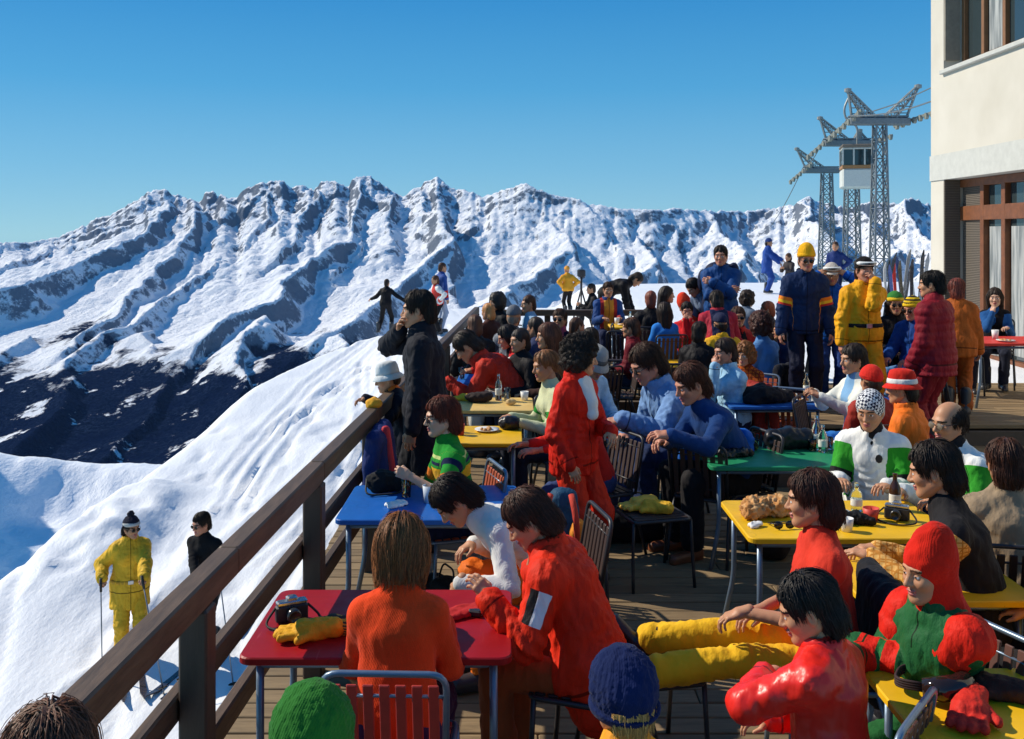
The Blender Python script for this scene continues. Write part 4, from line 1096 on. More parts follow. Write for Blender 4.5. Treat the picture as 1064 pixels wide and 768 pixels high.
def railing():
    r = empty('terrace_railing', (0, 0, 0)); tag(r, 'dark brown wooden railing along the drop to the snow slope', 'railing')
    for z, h, w in ((1.05, .105, .085), (.655, .1, .05), (.35, .1, .05)):
        n = 'handrail' if z > 1 else 'rail'
        ys = [.9, 5.1, 9.75, 16.2]
        for a, b in zip(ys[:-1], ys[1:]):
            m = MB(); off = 0 if z > 1 else -.078
            for q in range(3):
                pa = a+(b-a)*q/3; pb = a+(b-a)*(q+1)/3
                m.bar((RX(pa)+off, pa+(.004 if q == 0 else 0), z), (RX(pb)+off, pb, z), w, h, bev=.008)
            m.build(n, rail_m, r)
    for y in (1.75, 3.38, 5.05, 6.62, 8.2, 9.8, 11.4, 13.0, 14.6, 16.1):
        MB().box((RX(y), y, .34), (.1, .11, 1.32), None, .008).build('post', post_m, r)
    r = empty('back_railing', (0, 16.25, 0)); tag(r, 'dark wooden railing closing the far end of the terrace', 'railing')
    for z, h, w in ((1.0, .1, .14), (.62, .11, .05)):
        m = MB(); m.bar((-.5, 0, z), (2.4, 0, z), w, h, bev=.008); m.build('handrail' if z > .9 else 'rail', railx_m, r)
    for x in (-.35, .6, 1.5, 2.35): MB().box((x, .06, .4), (.1, .09, 1.1), None, .006).build('post', post_m, r)
railing()

# ------------------------------------------------------------------ building
def building():
    XW, YF = 7.4, 17.0
    b = empty('mountain_restaurant', (XW, YF, 0)); tag(b, 'cream rendered restaurant building with wooden door and window frames', 'building')
    t = NT('render_plaster'); v = t.coord()
    c = t.mixc(t.ramp(t.noise(v, 1.2, 5), .3, .7), (.53, .49, .41), (.61, .57, .49)); plaster = t.fin(c, .9, t.bump(t.noise(v, 45, 5, .7), .5, .006))
    grey = paint((.5, .5, .46), .85, .08)
    t = NT('dark_slats'); v = t.coord(); wv = t.n('ShaderNodeTexWave', _bands_direction='Z', Scale=11); t.l(v, wv.inputs['Vector'])
    dark = t.fin(t.mixc(wv.outputs['Fac'], (.05, .04, .032), (.13, .105, .08)), .8, t.bump(wv.outputs['Fac'], .6, .01))
    wood = paint((.17, .056, .017), .5, .25, bump=.3)
    def L(y0, y1, x0, x1, z0, z1, m, n, bev=.0):
        return MB().box(((x0+x1)/2, (y0+y1)/2-0, (z0+z1)/2), (x1-x0, y1-y0, z1-z0), None, bev).build(n, m, b)
    # local y runs from the far corner (0) towards the viewer (negative)
    T = .6
    W_ = MB()
    def wbox(y0, y1, z0, z1, x0=0, x1=T): W_.box(((x0+x1)/2, (y0+y1)/2, (z0+z1)/2), (x1-x0, y1-y0, z1-z0))
    z1 = 3.26; z2 = 3.7; zs = 5.1; Dp = .26; E1 = 1.9
    wbox(-.5, 0, -1, z1); wbox(-14, -4.6, -1, z1)                          # ground floor piers
    W_.box((3.8, -.15, 2), (6.4-T, .3, 8))
    wbox(-14, 0, z2, zs)
    wbox(-.5, 0, zs, 8.2); wbox(-14, -3.6, zs, 8.2); wbox(-3.6, -.5, 7.4, 8.2)
    W_.box((3.5, -7, 8.3), (7, 14, .2))
    W_.build('wall', plaster, b)
    MB().box((T/2-.012, -7, (z1+z2)/2), (T+.02, 14.01, z2-z1)).build('concrete_band', grey, b)
    MB().box((T-.05, -2.55, z1/2-.5), (.1, 4.09, z1+1-.004)).build('back_panel', dark, b)
    MB().box((Dp/2+.002, -.525, 1.1), (Dp, .046, 4.3)).build('window_jamb', dark, b)
    fr = MB(); X0 = Dp+.06
    for y, w_ in ((-1.3, .12), (-1.98, .12), (-2.66, .12), (-3.4, .12), (-4.1, .12), (-4.55, .1)): fr.box((X0, y, 1.35), (.12, w_, 3.8), None, .006)
    for z, h in ((3.19, .13), (2.68, .24), (.3, .16)): fr.box((X0-.008, -2.56, z), (.1, 4.05, h), None, .006)
    f = fr.build('window_frame', wood, b)
    gl = NT('window_glass'); g = gl.fin((.03, .045, .05), .04, None, Specular__IOR__Level=.9)
    MB().box((X0+.045, -2.9, 1.5), (.02, 3.3, 3.4)).build('pane', g, f)
    t = NT('net_curtain'); v = t.coord((1, 1, .1)); nn = t.noise(v, 14, 3)
    cm = t.fin(t.mixc(t.ramp(nn, .35, .65), (.14, .16, .17), (.4, .41, .4)), .9)
    MB().box((X0+.03, -1.64, 1.4), (.004, .5, 2.1)).box((X0+.03, -2.3, 1.45), (.004, .46, 2.0)).build('curtain', cm, f)
    MB().box((X0+.01, -.89, 1.35), (.05, .66, 3.8)).build('shutter', dark, b)
    MB().box((.16, -2.0, zs+.0), (.46, 3.06, .075), None, .01).build('window_sill', grey, b)
    MB().box((.13, -.53, 6.35), (.25, .05, 2.1)).build('window_jamb', paint((.28, .25, .2), .8), b)
    f = MB()
    for y in (-.62, -1.3, -1.98, -2.7, -3.5): f.box((X0, y, 6.3), (.09, .09, 2.3), None, .005)
    f.box((X0-.005, -2.1, 5.22), (.08, 3.0, .1)).box((X0-.005, -2.1, 7.34), (.08, 3.0, .1))
    f = f.build('window_frame', paint((.22, .1, .04), .5), b)
    MB().box((X0+.04, -2.1, 6.3), (.02, 3.0, 2.2)).build('pane', g, f)
    MB().box((X0+.026, -1.64, 6.3), (.004, .5, 2.0)).build('curtain', cm, f)
building()

# ------------------------------------------------------------------ cable car
steel = paint((.17, .19, .2), .5, .2, .3)
steel2 = paint((.26, .27, .26), .5, .15, .2); steel3 = paint((.2, .21, .18), .55, .25)
def lattice(m, a, b, wa, wb, n, r=.06):
    a, b = Vector(a), Vector(b); d = (b-a).normalized(); u = d.cross(Vector((0, 1, 0))).normalized() if abs(d.y) < .9 else Vector((1, 0, 0)); v = d.cross(u)
    cs = ((1, 1), (-1, 1), (-1, -1), (1, -1)); lv = []
    for i in range(n+1):
        t = i/n; p = a.lerp(b, t); w = wa+(wb-wa)*t; lv.append([p+u*c[0]*w/2+v*c[1]*w/2 for c in cs])
    for c in range(4): m.tube([lv[i][c] for i in range(n+1)], r, 4)
    for i in range(n):
        for c in range(4):
            e = (c+1) % 4
            m.tube([lv[i][c], lv[i+1][e]], r*.55, 4); m.tube([lv[i][e], lv[i+1][c]], r*.55, 4); m.tube([lv[i][c], lv[i][e]], r*.5, 4)
CAB = []
def pylon(px, ptop, Y, label, wpx, arm_l, arm_r, horn_l, horn_r):
    s = Y/1000.; top = at(px, ptop, Y); base = Vector((top.x, Y, -3.0 if Y > 60 else 0))
    p = empty('cable_car_pylon', base); tag(p, label, 'pylon', 'lattice pylons of the cable car')
    H = top.z-base.z; m = MB(); lattice(m, (0, 0, 0), (0, 0, H), wpx*s*.98, wpx*s*.6, 11, .085); m.build('lattice_mast', steel, p)
    m = MB(); m.box(((arm_r-arm_l)*s/2, 0, H+.25), ((arm_l+arm_r)*s, .9, .5), None, .05)
    m.box(((arm_r-arm_l)*s/2, 0, H+.62), ((arm_l+arm_r)*s*.96, .6, .12)); m.build('crossbeam', steel, p)
    for sg, hx in ((-1, horn_l), (1, horn_r)):
        if not hx: continue
        ax = arm_l if sg < 0 else arm_r
        m = MB(); tip = Vector((sg*hx[0]*s, 0, H+hx[1]*s)); q1 = Vector((sg*ax*s*.28, 0, H+.4)); q2 = Vector((sg*ax*s*.9, 0, H+.4))
        lattice(m, q1, tip, .7, .2, 6, .055); m.tube([q2, tip], .1, 5); m.lathe([(0, -.2), (.26, -.1), (.26, .12), (0, .2)], 10, c=tip)
        for i in range(1, 5): m.tube([q1.lerp(tip, i/5), q2.lerp(tip, i/5)], .05, 4)
        m.build('horn', steel2, p)
        m = MB(); e = Vector((sg*ax*s, 0, H+.3)); dr = Vector((-.4, .85, -.5)) if sg < 0 else Vector((.5, -.85, .2))
        for k in range(7):
            c = e+dr*(k-2)*.5-Vector((0, 0, .1)); m.lathe([(.0, -.1), (.24, -.1), (.24, .1), (0, .1)], 10, c=c, M=Matrix.Rotation(R(90), 3, 'Y'))
        m.bar(e-dr*1.3, e+dr*2.2, .12, .2); m.build('sheave_train', steel3, p)
        CAB.append((sg, p.location+tip, p.location+e+Vector((0, 0, .35))))
    return p
pylon(859, 180, 96, 'lattice pylon with lowest crossbeam, farthest from the building', 15, 24, 13, (31, 25), None)
pylon(885, 152, 82, 'lattice pylon standing between the other two pylons, behind the cabin', 16, 29, 20, (33, 29), (8, 16))
pylon(914, 130, 70, 'tallest lattice pylon with both steel horns, nearest the building', 17, 32, 30, (33, 36), (40, 40))
def cables():
    for i, (side, lab, up) in enumerate(((-1, 'thin haul cable running over the outer sheaves of the pylons', 0),)):
        pts = [q[2] for q in CAB if q[0] == side]
        pts = [at(800, 236, 150)]+pts[:3]+[at(1010, 88, 52)]
        m = MB()
        for a, b in zip(pts[:-1], pts[1:]):
            q = [a.lerp(b, t/8)-Vector((0, 0, 1))*(.5*math.sin(math.pi*t/8)) for t in range(9)]; m.tube(q, .05, 5)
        tag(m.build('haul_cable', steel, None), lab, 'cable')
    m = MB(); a = at(900, 118, 72); b = at(968, 91, 62); m.tube([a, a.lerp(b, .5)-Vector((0, 0, .15)), b], .045, 5)
    tag(m.build('stay_cable', steel, None), 'thin cable rising from tallest pylon towards the building', 'cable')
cables()
def cabin():
    Y = 76; s = Y/1000; c = at(891, 196, Y)
    g = empty('cable_car_cabin', c); tag(g, 'white cable car cabin with dark windows hanging between pylons', 'cable car')
    W, D, H = 33*s, 2.6, 20*s
    M = Matrix.Rotation(R(-14), 3, 'Z')
    wh = paint((.62, .62, .56), .45, .08); og = paint((.35, .17, .06), .5)
    MB().box((0, 0, H/2), (W, D, H), M, .12).build('lower_body', wh, g)
    MB().box((0, 0, H+.14), (W*1.005, D*1.005, .26), M, .03).build('window_band', og, g)
    wz = H+.27; wh2 = 17*s
    f = MB()
    for x in (-.48, -.16, .16, .48):
        for y in (-.48, .48): f.box(M @ Vector((x*W, y*D, wz+wh2/2)), (.12, .12, wh2), M)
    f.box((0, 0, wz+wh2), (W, D, .14), M, .04); f = f.build('window_frame', paint((.5, .5, .45), .5), g)
    gl = NT('cabin_glass'); gm = gl.fin((.015, .03, .035), .05, None, Specular__IOR__Level=.9)
    MB().box((0, 0, wz+wh2/2), (W*.94, D*.94, wh2*.98), M).build('pane', gm, f)
    MB().box((0, 0, wz+wh2+.2), (W*1.04, D*1.04, .26), M, .08).build('roof', paint((.16, .13, .1), .6), g)
    m = MB(); z0 = wz+wh2+.3
    m.tube(corner([(0, 0, z0), (0, 0, z0+1.6), (-.9, 0, z0+2.0), (-1.1, 0, z0+2.9), (-.6, 0, z0+4.0)], .5), .09, 8); m.build('hanger', steel2, g)
cabin()

def haze():
    o = mesh_obj('haze', [(-9000, -60, -1900), (9000, -60, -1900), (9000, 9200, -1900), (-9000, 9200, -1900), (-9000, -60, 620), (9000, -60, 620), (9000, 9200, 620), (-9000, 9200, 620)],
                 [(3, 2, 1, 0), (4, 5, 6, 7), (0, 1, 5, 4), (1, 2, 6, 5), (2, 3, 7, 6), (3, 0, 4, 7)], None, None, False)
    m = bpy.data.materials.new('air'); m.use_nodes = True; nt = m.node_tree; nt.nodes.remove(nt.nodes['Principled BSDF'])
    v = nt.nodes.new('ShaderNodeVolumePrincipled'); v.inputs['Color'].default_value = (*HAZE_C, 1); v.inputs['Density'].default_value = HAZE_D; v.inputs['Anisotropy'].default_value = 0
    nt.links.new(v.outputs[0], nt.nodes['Material Output'].inputs['Volume']); o.data.materials.append(m); tag(o, kind='stuff')
if HAZE_D: haze()
# ------------------------------------------------------------------ the people
RED = (.62, .018, .008); ORANGE = (.74, .06, .012); FIRE = (.68, .028, .008); YEL = (.8, .42, .015); NAVY = (.008, .014, .05); BLK = (.012, .011, .013); WHT = (.78, .77, .74)
BLUE = (.012, .085, .38); DENIM = (.1, .19, .36); LBLUE = (.2, .38, .6); GREEN = (.02, .22, .03); MAROON = (.22, .012, .022); BRN = (.05, .022, .012); DKH = (.018, .011, .008); RUST = (.3, .06, .015)
def g_snow(px, Y): return float(snow_h(np.array((px-CX)/F_PX*Y), np.array(float(Y))))
def scarf(ob, hp, j):
    s = SDF(.012); N, fw, d2, lat = j['N'], j['fwd'], j['d2'], j['lat']
    s.cone(N+fw*.07+lat*.045, N+fw*.14-d2*.2, .026, .034, .03); s.cone(N+fw*.07-lat*.045, N+fw*.14-d2*.2, .026, .034, .03); s.cone(N+fw*.05, N+fw*.125-d2*.12, .05, .045, .03); s.cone(N+d2*.02, N+d2*.04, .075, .068, .03)
    V, Q = s.mesh(1); mesh_obj('scarf', V, Q, cloth((.75, .74, .72), 'cotton'), ob)
def collar_of(col, up=.05, r=.085, kind='nylon', name='collar'):
    def f(ob, hp, j):
        s = SDF(.011); N, nd, k = j['N'], j['nd'], j['k']
        s.cone(N-nd*.045*k, N+nd*up*k, r*1.15*k, r*k, .02); s.cone(N, N+nd*.14*k, .058*k, .058*k, .01, op='s') if False else None
        V, Q = s.mesh(1); V = V+normals(V, Q)*(.006*fbm(V[:, 0]*40, V[:, 1]*40, V[:, 2]*40, 3))[:, None]; mesh_obj(name, V, Q, cloth(col, kind), ob)
    return f
def belt_of(col, z=.09, r=.15):
    def f(ob, hp, j):
        P, d, k = j['P'], j['d2'], j['k']; m = MB()
        M = Matrix.Rotation(0, 3, 'Z'); m.lathe([(r+.004, -.02), (r+.012, -.018), (r+.012, .018), (r+.004, .02)], 28, 1.3, 1.0, P+d*z*k); o = m.build('belt', cloth(col, 'cotton'), ob, True)
        b = MB(); b.box(P+d*z*k+Vector((0, -(r+.014), 0)), (.06, .012, .045), None, .004); b.build('buckle', paint((.5, .5, .48), .3, metal=.8), o)
    return f
def pads(col):
    def f(ob, hp, j):
        s = SDF(.01); k = j['k']
        for q in (1, -1):
            a, b = j['Sh'][q], j['El'][q]; s.cone(a-j['d2']*-.012*k, a.lerp(b, .24), .101*k, .098*k, .02)
        V, Q = s.mesh(1); V = folds(V, Q, .012, [], 8); mesh_obj('shoulder_panel', V, Q, cloth(col, 'nylon'), ob)
    return f
def emblem(col=BLK, dx=.07):
    def f(ob, hp, j):
        c = j['C']+j['d2']*.02+j['lat']*dx; m = MB()
        q = c+j['fwd']*.128; M = Matrix((j['lat'], j['fwd'], j['d2'])).transposed()
        m.lathe([(0, -.006), (.022, -.006), (.022, .006), (0, .006)], 8, 1, 1.25, q, M @ Matrix.Rotation(R(90), 3, 'X')); m.build('badge', paint(col, .6), ob)
    return f
def both(*fs):
    def f(*a):
        for x in fs: x(*a)
    return f
gB, gC, gR, gT, gS = 'people at the tables by the railing', 'people at the middle tables', 'people standing near the building', 'people at the far tables', 'people on the snow'
W_ = lambda px, py, Y, **k: dict(w=at(px, py, Y), **k)

# near tables
orange_w = person('woman with auburn bob in orange sweater seen from behind at red table', 418, 533, Y=3.62, yaw=178, lod='near', lean=9, head=(0, 18, 0), L='table', Rr='table', top=dict(c=ORANGE, kind='knit', th=.014, hem=.05), pants=dict(c=(.05, .015, .05), kind='cotton'), hair=('bob', (.2, .075, .022)), female=True, chair='red', k=.92)
redman = person('brown haired man in orange-red ski jacket resting elbows on red table', 532, 514, Y=4.08, yaw=-108, lod='near', lean=22, head=(8, 38, 0), L=W_(508, 622, 3.92, D=(0, .5, .6), p=(.4, -.2, -1)), Rr='chin', top=dict(c=FIRE, kind='nylon', th=.034, hem=.12, over=(('arm', .2, .72, WHT, 'aang', -38, 2), ('arm', .2, .72, BLK, 'aang', 2, 34))), pants=dict(c=RUST, kind='cotton', flare=.03), hair=('side', (.05, .018, .01)), shoes=('shoe', (.2, .05, .02)), chair='stool')
person('dark haired person in white sweater bent low over own lap', 452, 505, Y=4.95, yaw=-78, lod='near', lean=52, head=(-5, 52, 0), L=W_(478, 606, 4.72, D=(0, 0, -1)), Rr='knee', top=dict(c=(.72, .7, .66), kind='knit', th=.016), pants=dict(c=(.75, .16, .015), kind='nylon'), hair=('side', DKH), chair='dark')
person('person in fuzzy green knitted hat close to red chair', 325, 709, yaw=176, lod='near', k=.9, lean=5, hat=('beanie', (.025, .15, .02), dict(g=.014, low=-.04)), top=dict(c=(.01, .05, .02), kind='knit'), hair=('cut', BRN), chair='dark')
person('brown haired person at the near end of the railing', 50, 731, yaw=-160, lod='near', top=dict(c=(.02, .02, .04), kind='nylon'), hair=('side', (.09, .035, .018)), chair='dark')
person('blond child in navy knitted hat with yellow collar', 647, 671, yaw=-165, lod='near', k=.8, lean=4, hat=('beanie', (.008, .016, .07), dict(g=.014, low=-.045, tilt=12)), top=dict(c=(.75, .3, .02), kind='nylon', collar=.06), hair=('cut', (.42, .25, .08)), chair='dark', extra=collar_of(WHT, .03, .08))
person('black haired boy in shiny red vinyl jacket on metal chair', 828, 596, Y=3.2, yaw=-128, lod='near', k=.85, lean=6, side=-4, head=(22, 22, 0), L=dict(t=(-.02, .24, .8), p=(.8, .8, -.5), D=(-1, .1, 0)), Rr='lap', top=dict(c=(.75, .02, .012), kind='vinyl', th=.035, hem=.05), hair=('side', (.012, .01, .01)), pants=dict(c=(.03, .03, .05)), chair='steel')
person('man in red T-shirt with yellow trousers stretching legs onto a chair', 842, 488, Y=4.12, yaw=-94, lod='near', lean=4, head=(-18, 8, 0), L=W_(772, 636, 3.98, D=(.0, .8, -.5), B=(0, .3, 1)), Rr='lap', legs={1: dict(w=at(676, 698, 3.95), p=(.1, -.2, 1), tilt=50), -1: dict(w=at(670, 664, 4.25), p=(-.1, -.2, 1), tilt=50)}, top=dict(c=(.62, .035, .015), kind='cotton', th=.012, sleeve=.6, hem=.05), pants=dict(c=(.8, .45, .012), kind='cotton', th=.013, flare=.012), hair=('side', (.05, .018, .011)), shoes=('shoe', BLK), chair='steel')
person('child in peaked red balaclava and green jacket with red shoulders', 962, 543, yaw=-68, lod='near', k=.82, lean=6, head=(-4, 8, 0), L=W_(890, 672, 3.6, D=(-.5, .8, .2)), Rr='table', top=dict(c=(.015, .1, .03), kind='nylon', th=.035, over=(('arm', 1.25, 1.95, RED), ('arm', 1.5, 1.62, (.02, .16, .04)))), pants=dict(c=(.015, .12, .03)), hair=('cut', BRN), hat=('hood', RED), chair='steel', extra=pads(RED))
person('dark haired man in black vest over yellow checked shirt', 965, 458, yaw=-112, lod='near', lean=16, head=(-6, 14, 0), L=W_(905, 578, 4.45, D=(-.1, 1, 0), B=(0, 0, 1)), Rr='table', top=dict(c=(.75, .42, .12), kind='cotton', pat=('lines', 12, (.5, .2, .03)), over=(('arm', -9, .04, BLK),)), hair=('side', DKH), pants=dict(c=(.02, .02, .03)), chair='steel')
person('balding man with glasses in white jacket with green shoulder panels', 985, 418, Y=5.75, yaw=-62, lod='near', lean=12, head=(-8, 8, 0), L='table', Rr='table', top=dict(c=(.78, .78, .74), kind='cotton', th=.026, over=(('arm', .05, .72, (.03, .3, .02)), ('arm', .72, .86, BLK))), hair=('bald', DKH), glasses=(.2, .16, .12), sk='tan', pants=dict(c=BLK), chair='steel', extra=both(collar_of(BLK, .035, .082, 'cotton'), emblem()))
person('person in black and white checked headscarf and white ski jacket', 903, 405, Y=6.15, yaw=-30, lod='near', lean=8, head=(-6, 14, 0), L='table', Rr='table', k=.98, top=dict(c=(.78, .78, .74), kind='cotton', th=.028, over=(('arm', .05, .66, (.03, .3, .02)), ('arm', .66, .8, BLK))), hair=None, hat=('scarf', (.75, .75, .75), dict(pat=('check', 62, (.015, .02, .05)))), pants=dict(c=BLK), chair='steel', extra=both(collar_of(BLK, .03, .082, 'cotton'), emblem(BLK, .06)))
person('man in red hat with white band and orange jacket', 935, 382, Y=7.15, yaw=-128, lod='mid', lean=8, head=(0, 8, 0), top=dict(c=(.8, .17, .02), kind='nylon'), hair=('short', DKH), hat=('brim', RED, dict(band=(.75, .73, .7), brim=.035, drop=.02)), pants=dict(c=BLK), chair='dark', L='table', Rr='table')
person('person in plain red knitted hat behind the checked headscarf', 905, 386, Y=7.75, yaw=-170, lod='mid', top=dict(c=(.3, .03, .02), kind='nylon'), hat=('beanie', (.7, .03, .02)), hair=('cut', DKH), chair='dark')
person('dark haired person in white sweater and jeans holding food', 886, 357, Y=8.3, yaw=-78, lod='mid', lean=6, head=(0, 6, 0), L=W_(852, 412, 8.1, D=(-.2, .8, .4)), Rr=W_(846, 408, 8.25, D=(-.2, .8, .4)), top=dict(c=(.72, .72, .64), kind='knit', over=(('arm', -9, -.25, LBLUE),)), pants=dict(c=(.03, .17, .5), kind='denim'), hair=('side', DKH), chair='dark', female=True)
person('brown haired person in tan jacket at the edge of the terrace view', 1044, 456, Y=4.85, yaw=168, lod='near', top=dict(c=(.3, .22, .14), kind='cotton', th=.03), hair=('side', (.06, .022, .012)), chair='dark', pants=dict(c=BLK))
person('person in yellow shirt on blue chair, elbow out', 1098, 500, Y=4.0, yaw=-150, lod='mid', top=dict(c=YEL, kind='cotton', sleeve=.5), hair=('side', DKH), chair='blue', L='hip', Rr='lap', pants=dict(c=BLK))
# tables by the railing
redw = person('standing woman with dark curls in red ski suit and white scarf', 606, 347, Y=6.38, yaw=52, pose='stand', lod='near', k=.945, lean=2, head=(38, 10, 0), Rr=dict(t=(.19, .1, .82), p=(.3, -.8, 0)), L=dict(t=(.05, .26, 1.02), D=(-.4, .3, -.4)), legs={1: (.1, .04, .1), -1: (.1, -.06, .1)}, top=dict(c=RED, kind='nylon', th=.02, hem=.14, flat=True), pants=dict(c=(.62, .032, .012), kind='nylon', th=.02, flare=.04), hair=('curly', DKH), female=True, shoes=('shoe', BLK), extra=both(scarf, collar_of(RED, .035, .09)))
person('seated person in red sweater leaning on table behind the standing woman', 588, 412, Y=6.95, yaw=-64, lod='mid', lean=20, k=.95, head=(-20, 25, 0), L=W_(532, 474, 6.75, D=(-.1, 1, 0)), Rr=W_(540, 462, 7.0, D=(-.1, 1, 0)), top=dict(c=(.68, .03, .02), kind='knit', sleeve=.8), pants=dict(c=(.03, .05, .14), kind='denim'), hair=('side', BRN), chair='dark')
greenw = person('woman with sunglasses in green and yellow sweater holding a drink', 458, 412, Y=6.02, yaw=-72, lod='near', lean=8, head=(-6, 8, 0), L=W_(424, 494, 5.78, D=(-.1, .9, .3), B=(1, 0, .2)), Rr='table', hands=('grip', 'relax'), top=dict(c=(.02, .26, .03), kind='knit', sleeve=.5, over=(('tor', .56, .72, YEL), ('tor', .76, .8, NAVY), ('tor', .84, .88, (.5, .6, .2)), ('arm', .55, .78, (.75, .2, .02)), ('arm', .15, .3, NAVY)), flat=True), pants=dict(c=NAVY, kind='denim'), hair=('side', (.13, .026, .012)), glasses=True, female=True, sk='fair', chair='rust')
coat = person('tall man in long black coat standing by railing, hand at mouth', 434, 301, Y=7.1, yaw=-92, pose='stand', lod='near', k=1.075, lean=3, head=(0, 6, 0), L='down', Rr=dict(t=(.04, .2, 1.6), D=(-.5, .1, .7), B=(.3, .9, .2), p=(1.2, -.1, -.9)), top=dict(c=(.01, .011, .018), kind='cotton', th=.03, hem=.4), pants=dict(c=BLK), hair=('short', (.02, .012, .009)), shoes=('shoe', BLK), extra=collar_of((.01, .011, .018), .02, .095, 'cotton'))
person('child in white brimmed hat leaning over the railing', 399, 376, Y=7.45, yaw=-80, pose='stand', lod='mid', k=.74, lean=16, head=(0, 15, 0), L=W_(396, 418, 7.3, D=(-.2, .8, -.4)), Rr=W_(380, 414, 7.7, D=(-.2, .8, -.4)), top=dict(c=(.014, .015, .025), kind='nylon', th=.03, hem=.12), pants=dict(c=BLK), hair=('cut', BRN), hat=('brim', (.62, .64, .64), dict(brim=.03, drop=.03)), extra=collar_of((.7, .16, .02), .04, .085))
person('blond girl in pale yellow sweater at tan table', 565, 364, Y=8.05, yaw=-74, lod='mid', lean=10, head=(0, 12, 0), L='table', Rr='table', top=dict(c=(.6, .62, .38), kind='knit', over=(('tor', .3, .45, GREEN), ('arm', .5, .7, GREEN))), hair=('pony', (.2, .085, .03)), female=True, k=.96, chair='dark')
person('woman with long brown hair behind the blond girl', 569, 334, Y=9.9, yaw=-80, lod='mid', lean=6, top=dict(c=(.05, .025, .02), kind='knit'), hair=('long', (.09, .03, .016)), female=True, chair='dark', k=1.04)
person('person in red jacket bent forward over blue table', 474, 343, Y=10.2, yaw=-96, lod='mid', lean=48, head=(0, 45, 0), L='table', Rr='lap', top=dict(c=(.5, .03, .015), kind='nylon'), hair=('side', DKH), pants=dict(c=(.55, .55, .5)), chair='dark', k=1.1)
person('brown haired person in black jacket facing away near the railing', 493, 327, Y=11.4, yaw=-160, lod='far', top=dict(c=BLK, kind='nylon'), hair=('side', BRN), chair='dark')
person('person with light brown hair facing the far railing', 507, 315, Y=12.9, fl=.2, yaw=-130, lod='far', top=dict(c=(.06, .02, .015), kind='nylon'), hair=('side', (.3, .14, .05)), chair='dark', k=.92)
person('dark haired person in black at the railing corner', 516, 303, Y=13.4, fl=.2, yaw=-60, lod='far', top=dict(c=BLK, kind='nylon'), hair=('curly', (.012, .01, .01)), chair='dark')
person('dark haired woman in black jacket with red and white striped sleeves', 524, 338, Y=10.55, yaw=-78, lod='mid', lean=16, head=(0, 20, 0), L=W_(486, 386, 10.25, D=(-.1, 1, 0)), Rr='table', top=dict(c=(.6, .03, .03), kind='knit', over=(('arm', -9, .02, BLK), ('arm', .3, .42, WHT), ('arm', .7, .82, WHT), ('arm', 1.2, 1.35, WHT))), hair=('long', (.015, .01, .009)), female=True, chair='dark')
person('person in grey cap and grey checked jacket facing away', 534, 317, Y=12.0, yaw=170, lod='mid', top=dict(c=(.05, .055, .07), kind='cotton', pat=('check', 7, (.25, .26, .28))), hair=('cut', (.2, .17, .14)), hat=('cap', (.12, .13, .15)), chair='dark', k=1.05)
person('brown haired man with pale blue collar near the back railing', 549, 307, Y=13.3, fl=.2, yaw=-70, lod='far', top=dict(c=(.25, .4, .55), kind='cotton'), hair=('short', BRN), chair='dark')
person('woman in sunglasses facing the camera at the back tables', 582, 320, Y=12.3, yaw=-15, lod='mid', head=(-5, 0, 0), top=dict(c=(.03, .02, .05), kind='knit'), hair=('side', BRN), glasses=True, female=True, chair='dark', k=1.05, extra=collar_of((.45, .08, .15), .04, .08, 'knit'))
person('short dark haired person below the sunglasses woman', 556, 329, Y=11.6, yaw=-120, lod='far', top=dict(c=(.02, .03, .09), kind='cotton'), hair=('side', DKH), chair='dark', k=1.02)
person('dark haired man in black behind blue table', 540, 341, Y=10.1, yaw=-60, lod='far', top=dict(c=BLK, kind='nylon'), hair=('side', (.014, .01, .009)), chair='dark')
# middle tables
person('man in blue denim jacket with sunglasses leaning forward', 664, 358, Y=7.55, yaw=-72, lod='near', lean=28, head=(-2, 28, 0), k=1.1, L=W_(646, 436, 7.2, D=(-.3, .8, -.4)), Rr='knee', top=dict(c=(.13, .23, .42), kind='denim', th=.028, hem=.08), pants=dict(c=(.02, .035, .1), kind='denim'), hair=('side', BRN), glasses=True, sk='red', chair='dark')
person('person in grey bucket hat and pale blue jacket looking down', 625, 361, Y=8.35, yaw=38, lod='mid', lean=24, head=(0, 35, 0), L='knee', Rr='knee', top=dict(c=(.28, .44, .62), kind='denim', th=.025), pants=dict(c=(.3, .4, .52), kind='denim'), hair=('side', BRN), hat=('bucket', (.32, .32, .31), dict(brim=.035, drop=.035, band=(.1, .1, .1))), chair='dark')
person('man in dark blue sweater leaning forward with clasped hands', 712, 378, Y=6.95, yaw=-70, lod='near', lean=30, head=(-4, 22, 0), k=1.08, L=W_(696, 452, 6.55, D=(-.3, .9, -.1)), Rr=W_(690, 458, 6.75, D=(-.3, .9, -.1)), top=dict(c=(.012, .045, .16), kind='knit', th=.016), pants=dict(c=BLK), hair=('side', (.075, .026, .014)), shoes=('shoe', (.16, .05, .02)), sk='red', chair='dark')
person('woman in pale denim shirt lifting food to her mouth', 752, 351, Y=9.2, yaw=-62, lod='mid', lean=8, head=(-8, 10, 0), L='mouth', Rr='table', top=dict(c=(.27, .45, .6), kind='denim', th=.02), pants=dict(c=NAVY), hair=('side', (.03, .016, .012)), sk='red', female=True, chair='dark', k=1.02)
person('person in orange patterned sweater with arm on blue table', 774, 357, Y=9.9, yaw=-40, lod='mid', lean=12, L='table', Rr='lap', top=dict(c=(.4, .09, .012), kind='knit', pat=('lines', 9, (.15, .02, .01))), pants=dict(c=(.2, .02, .02)), hair=('curly', (.22, .08, .02)), chair='rust', k=.92)
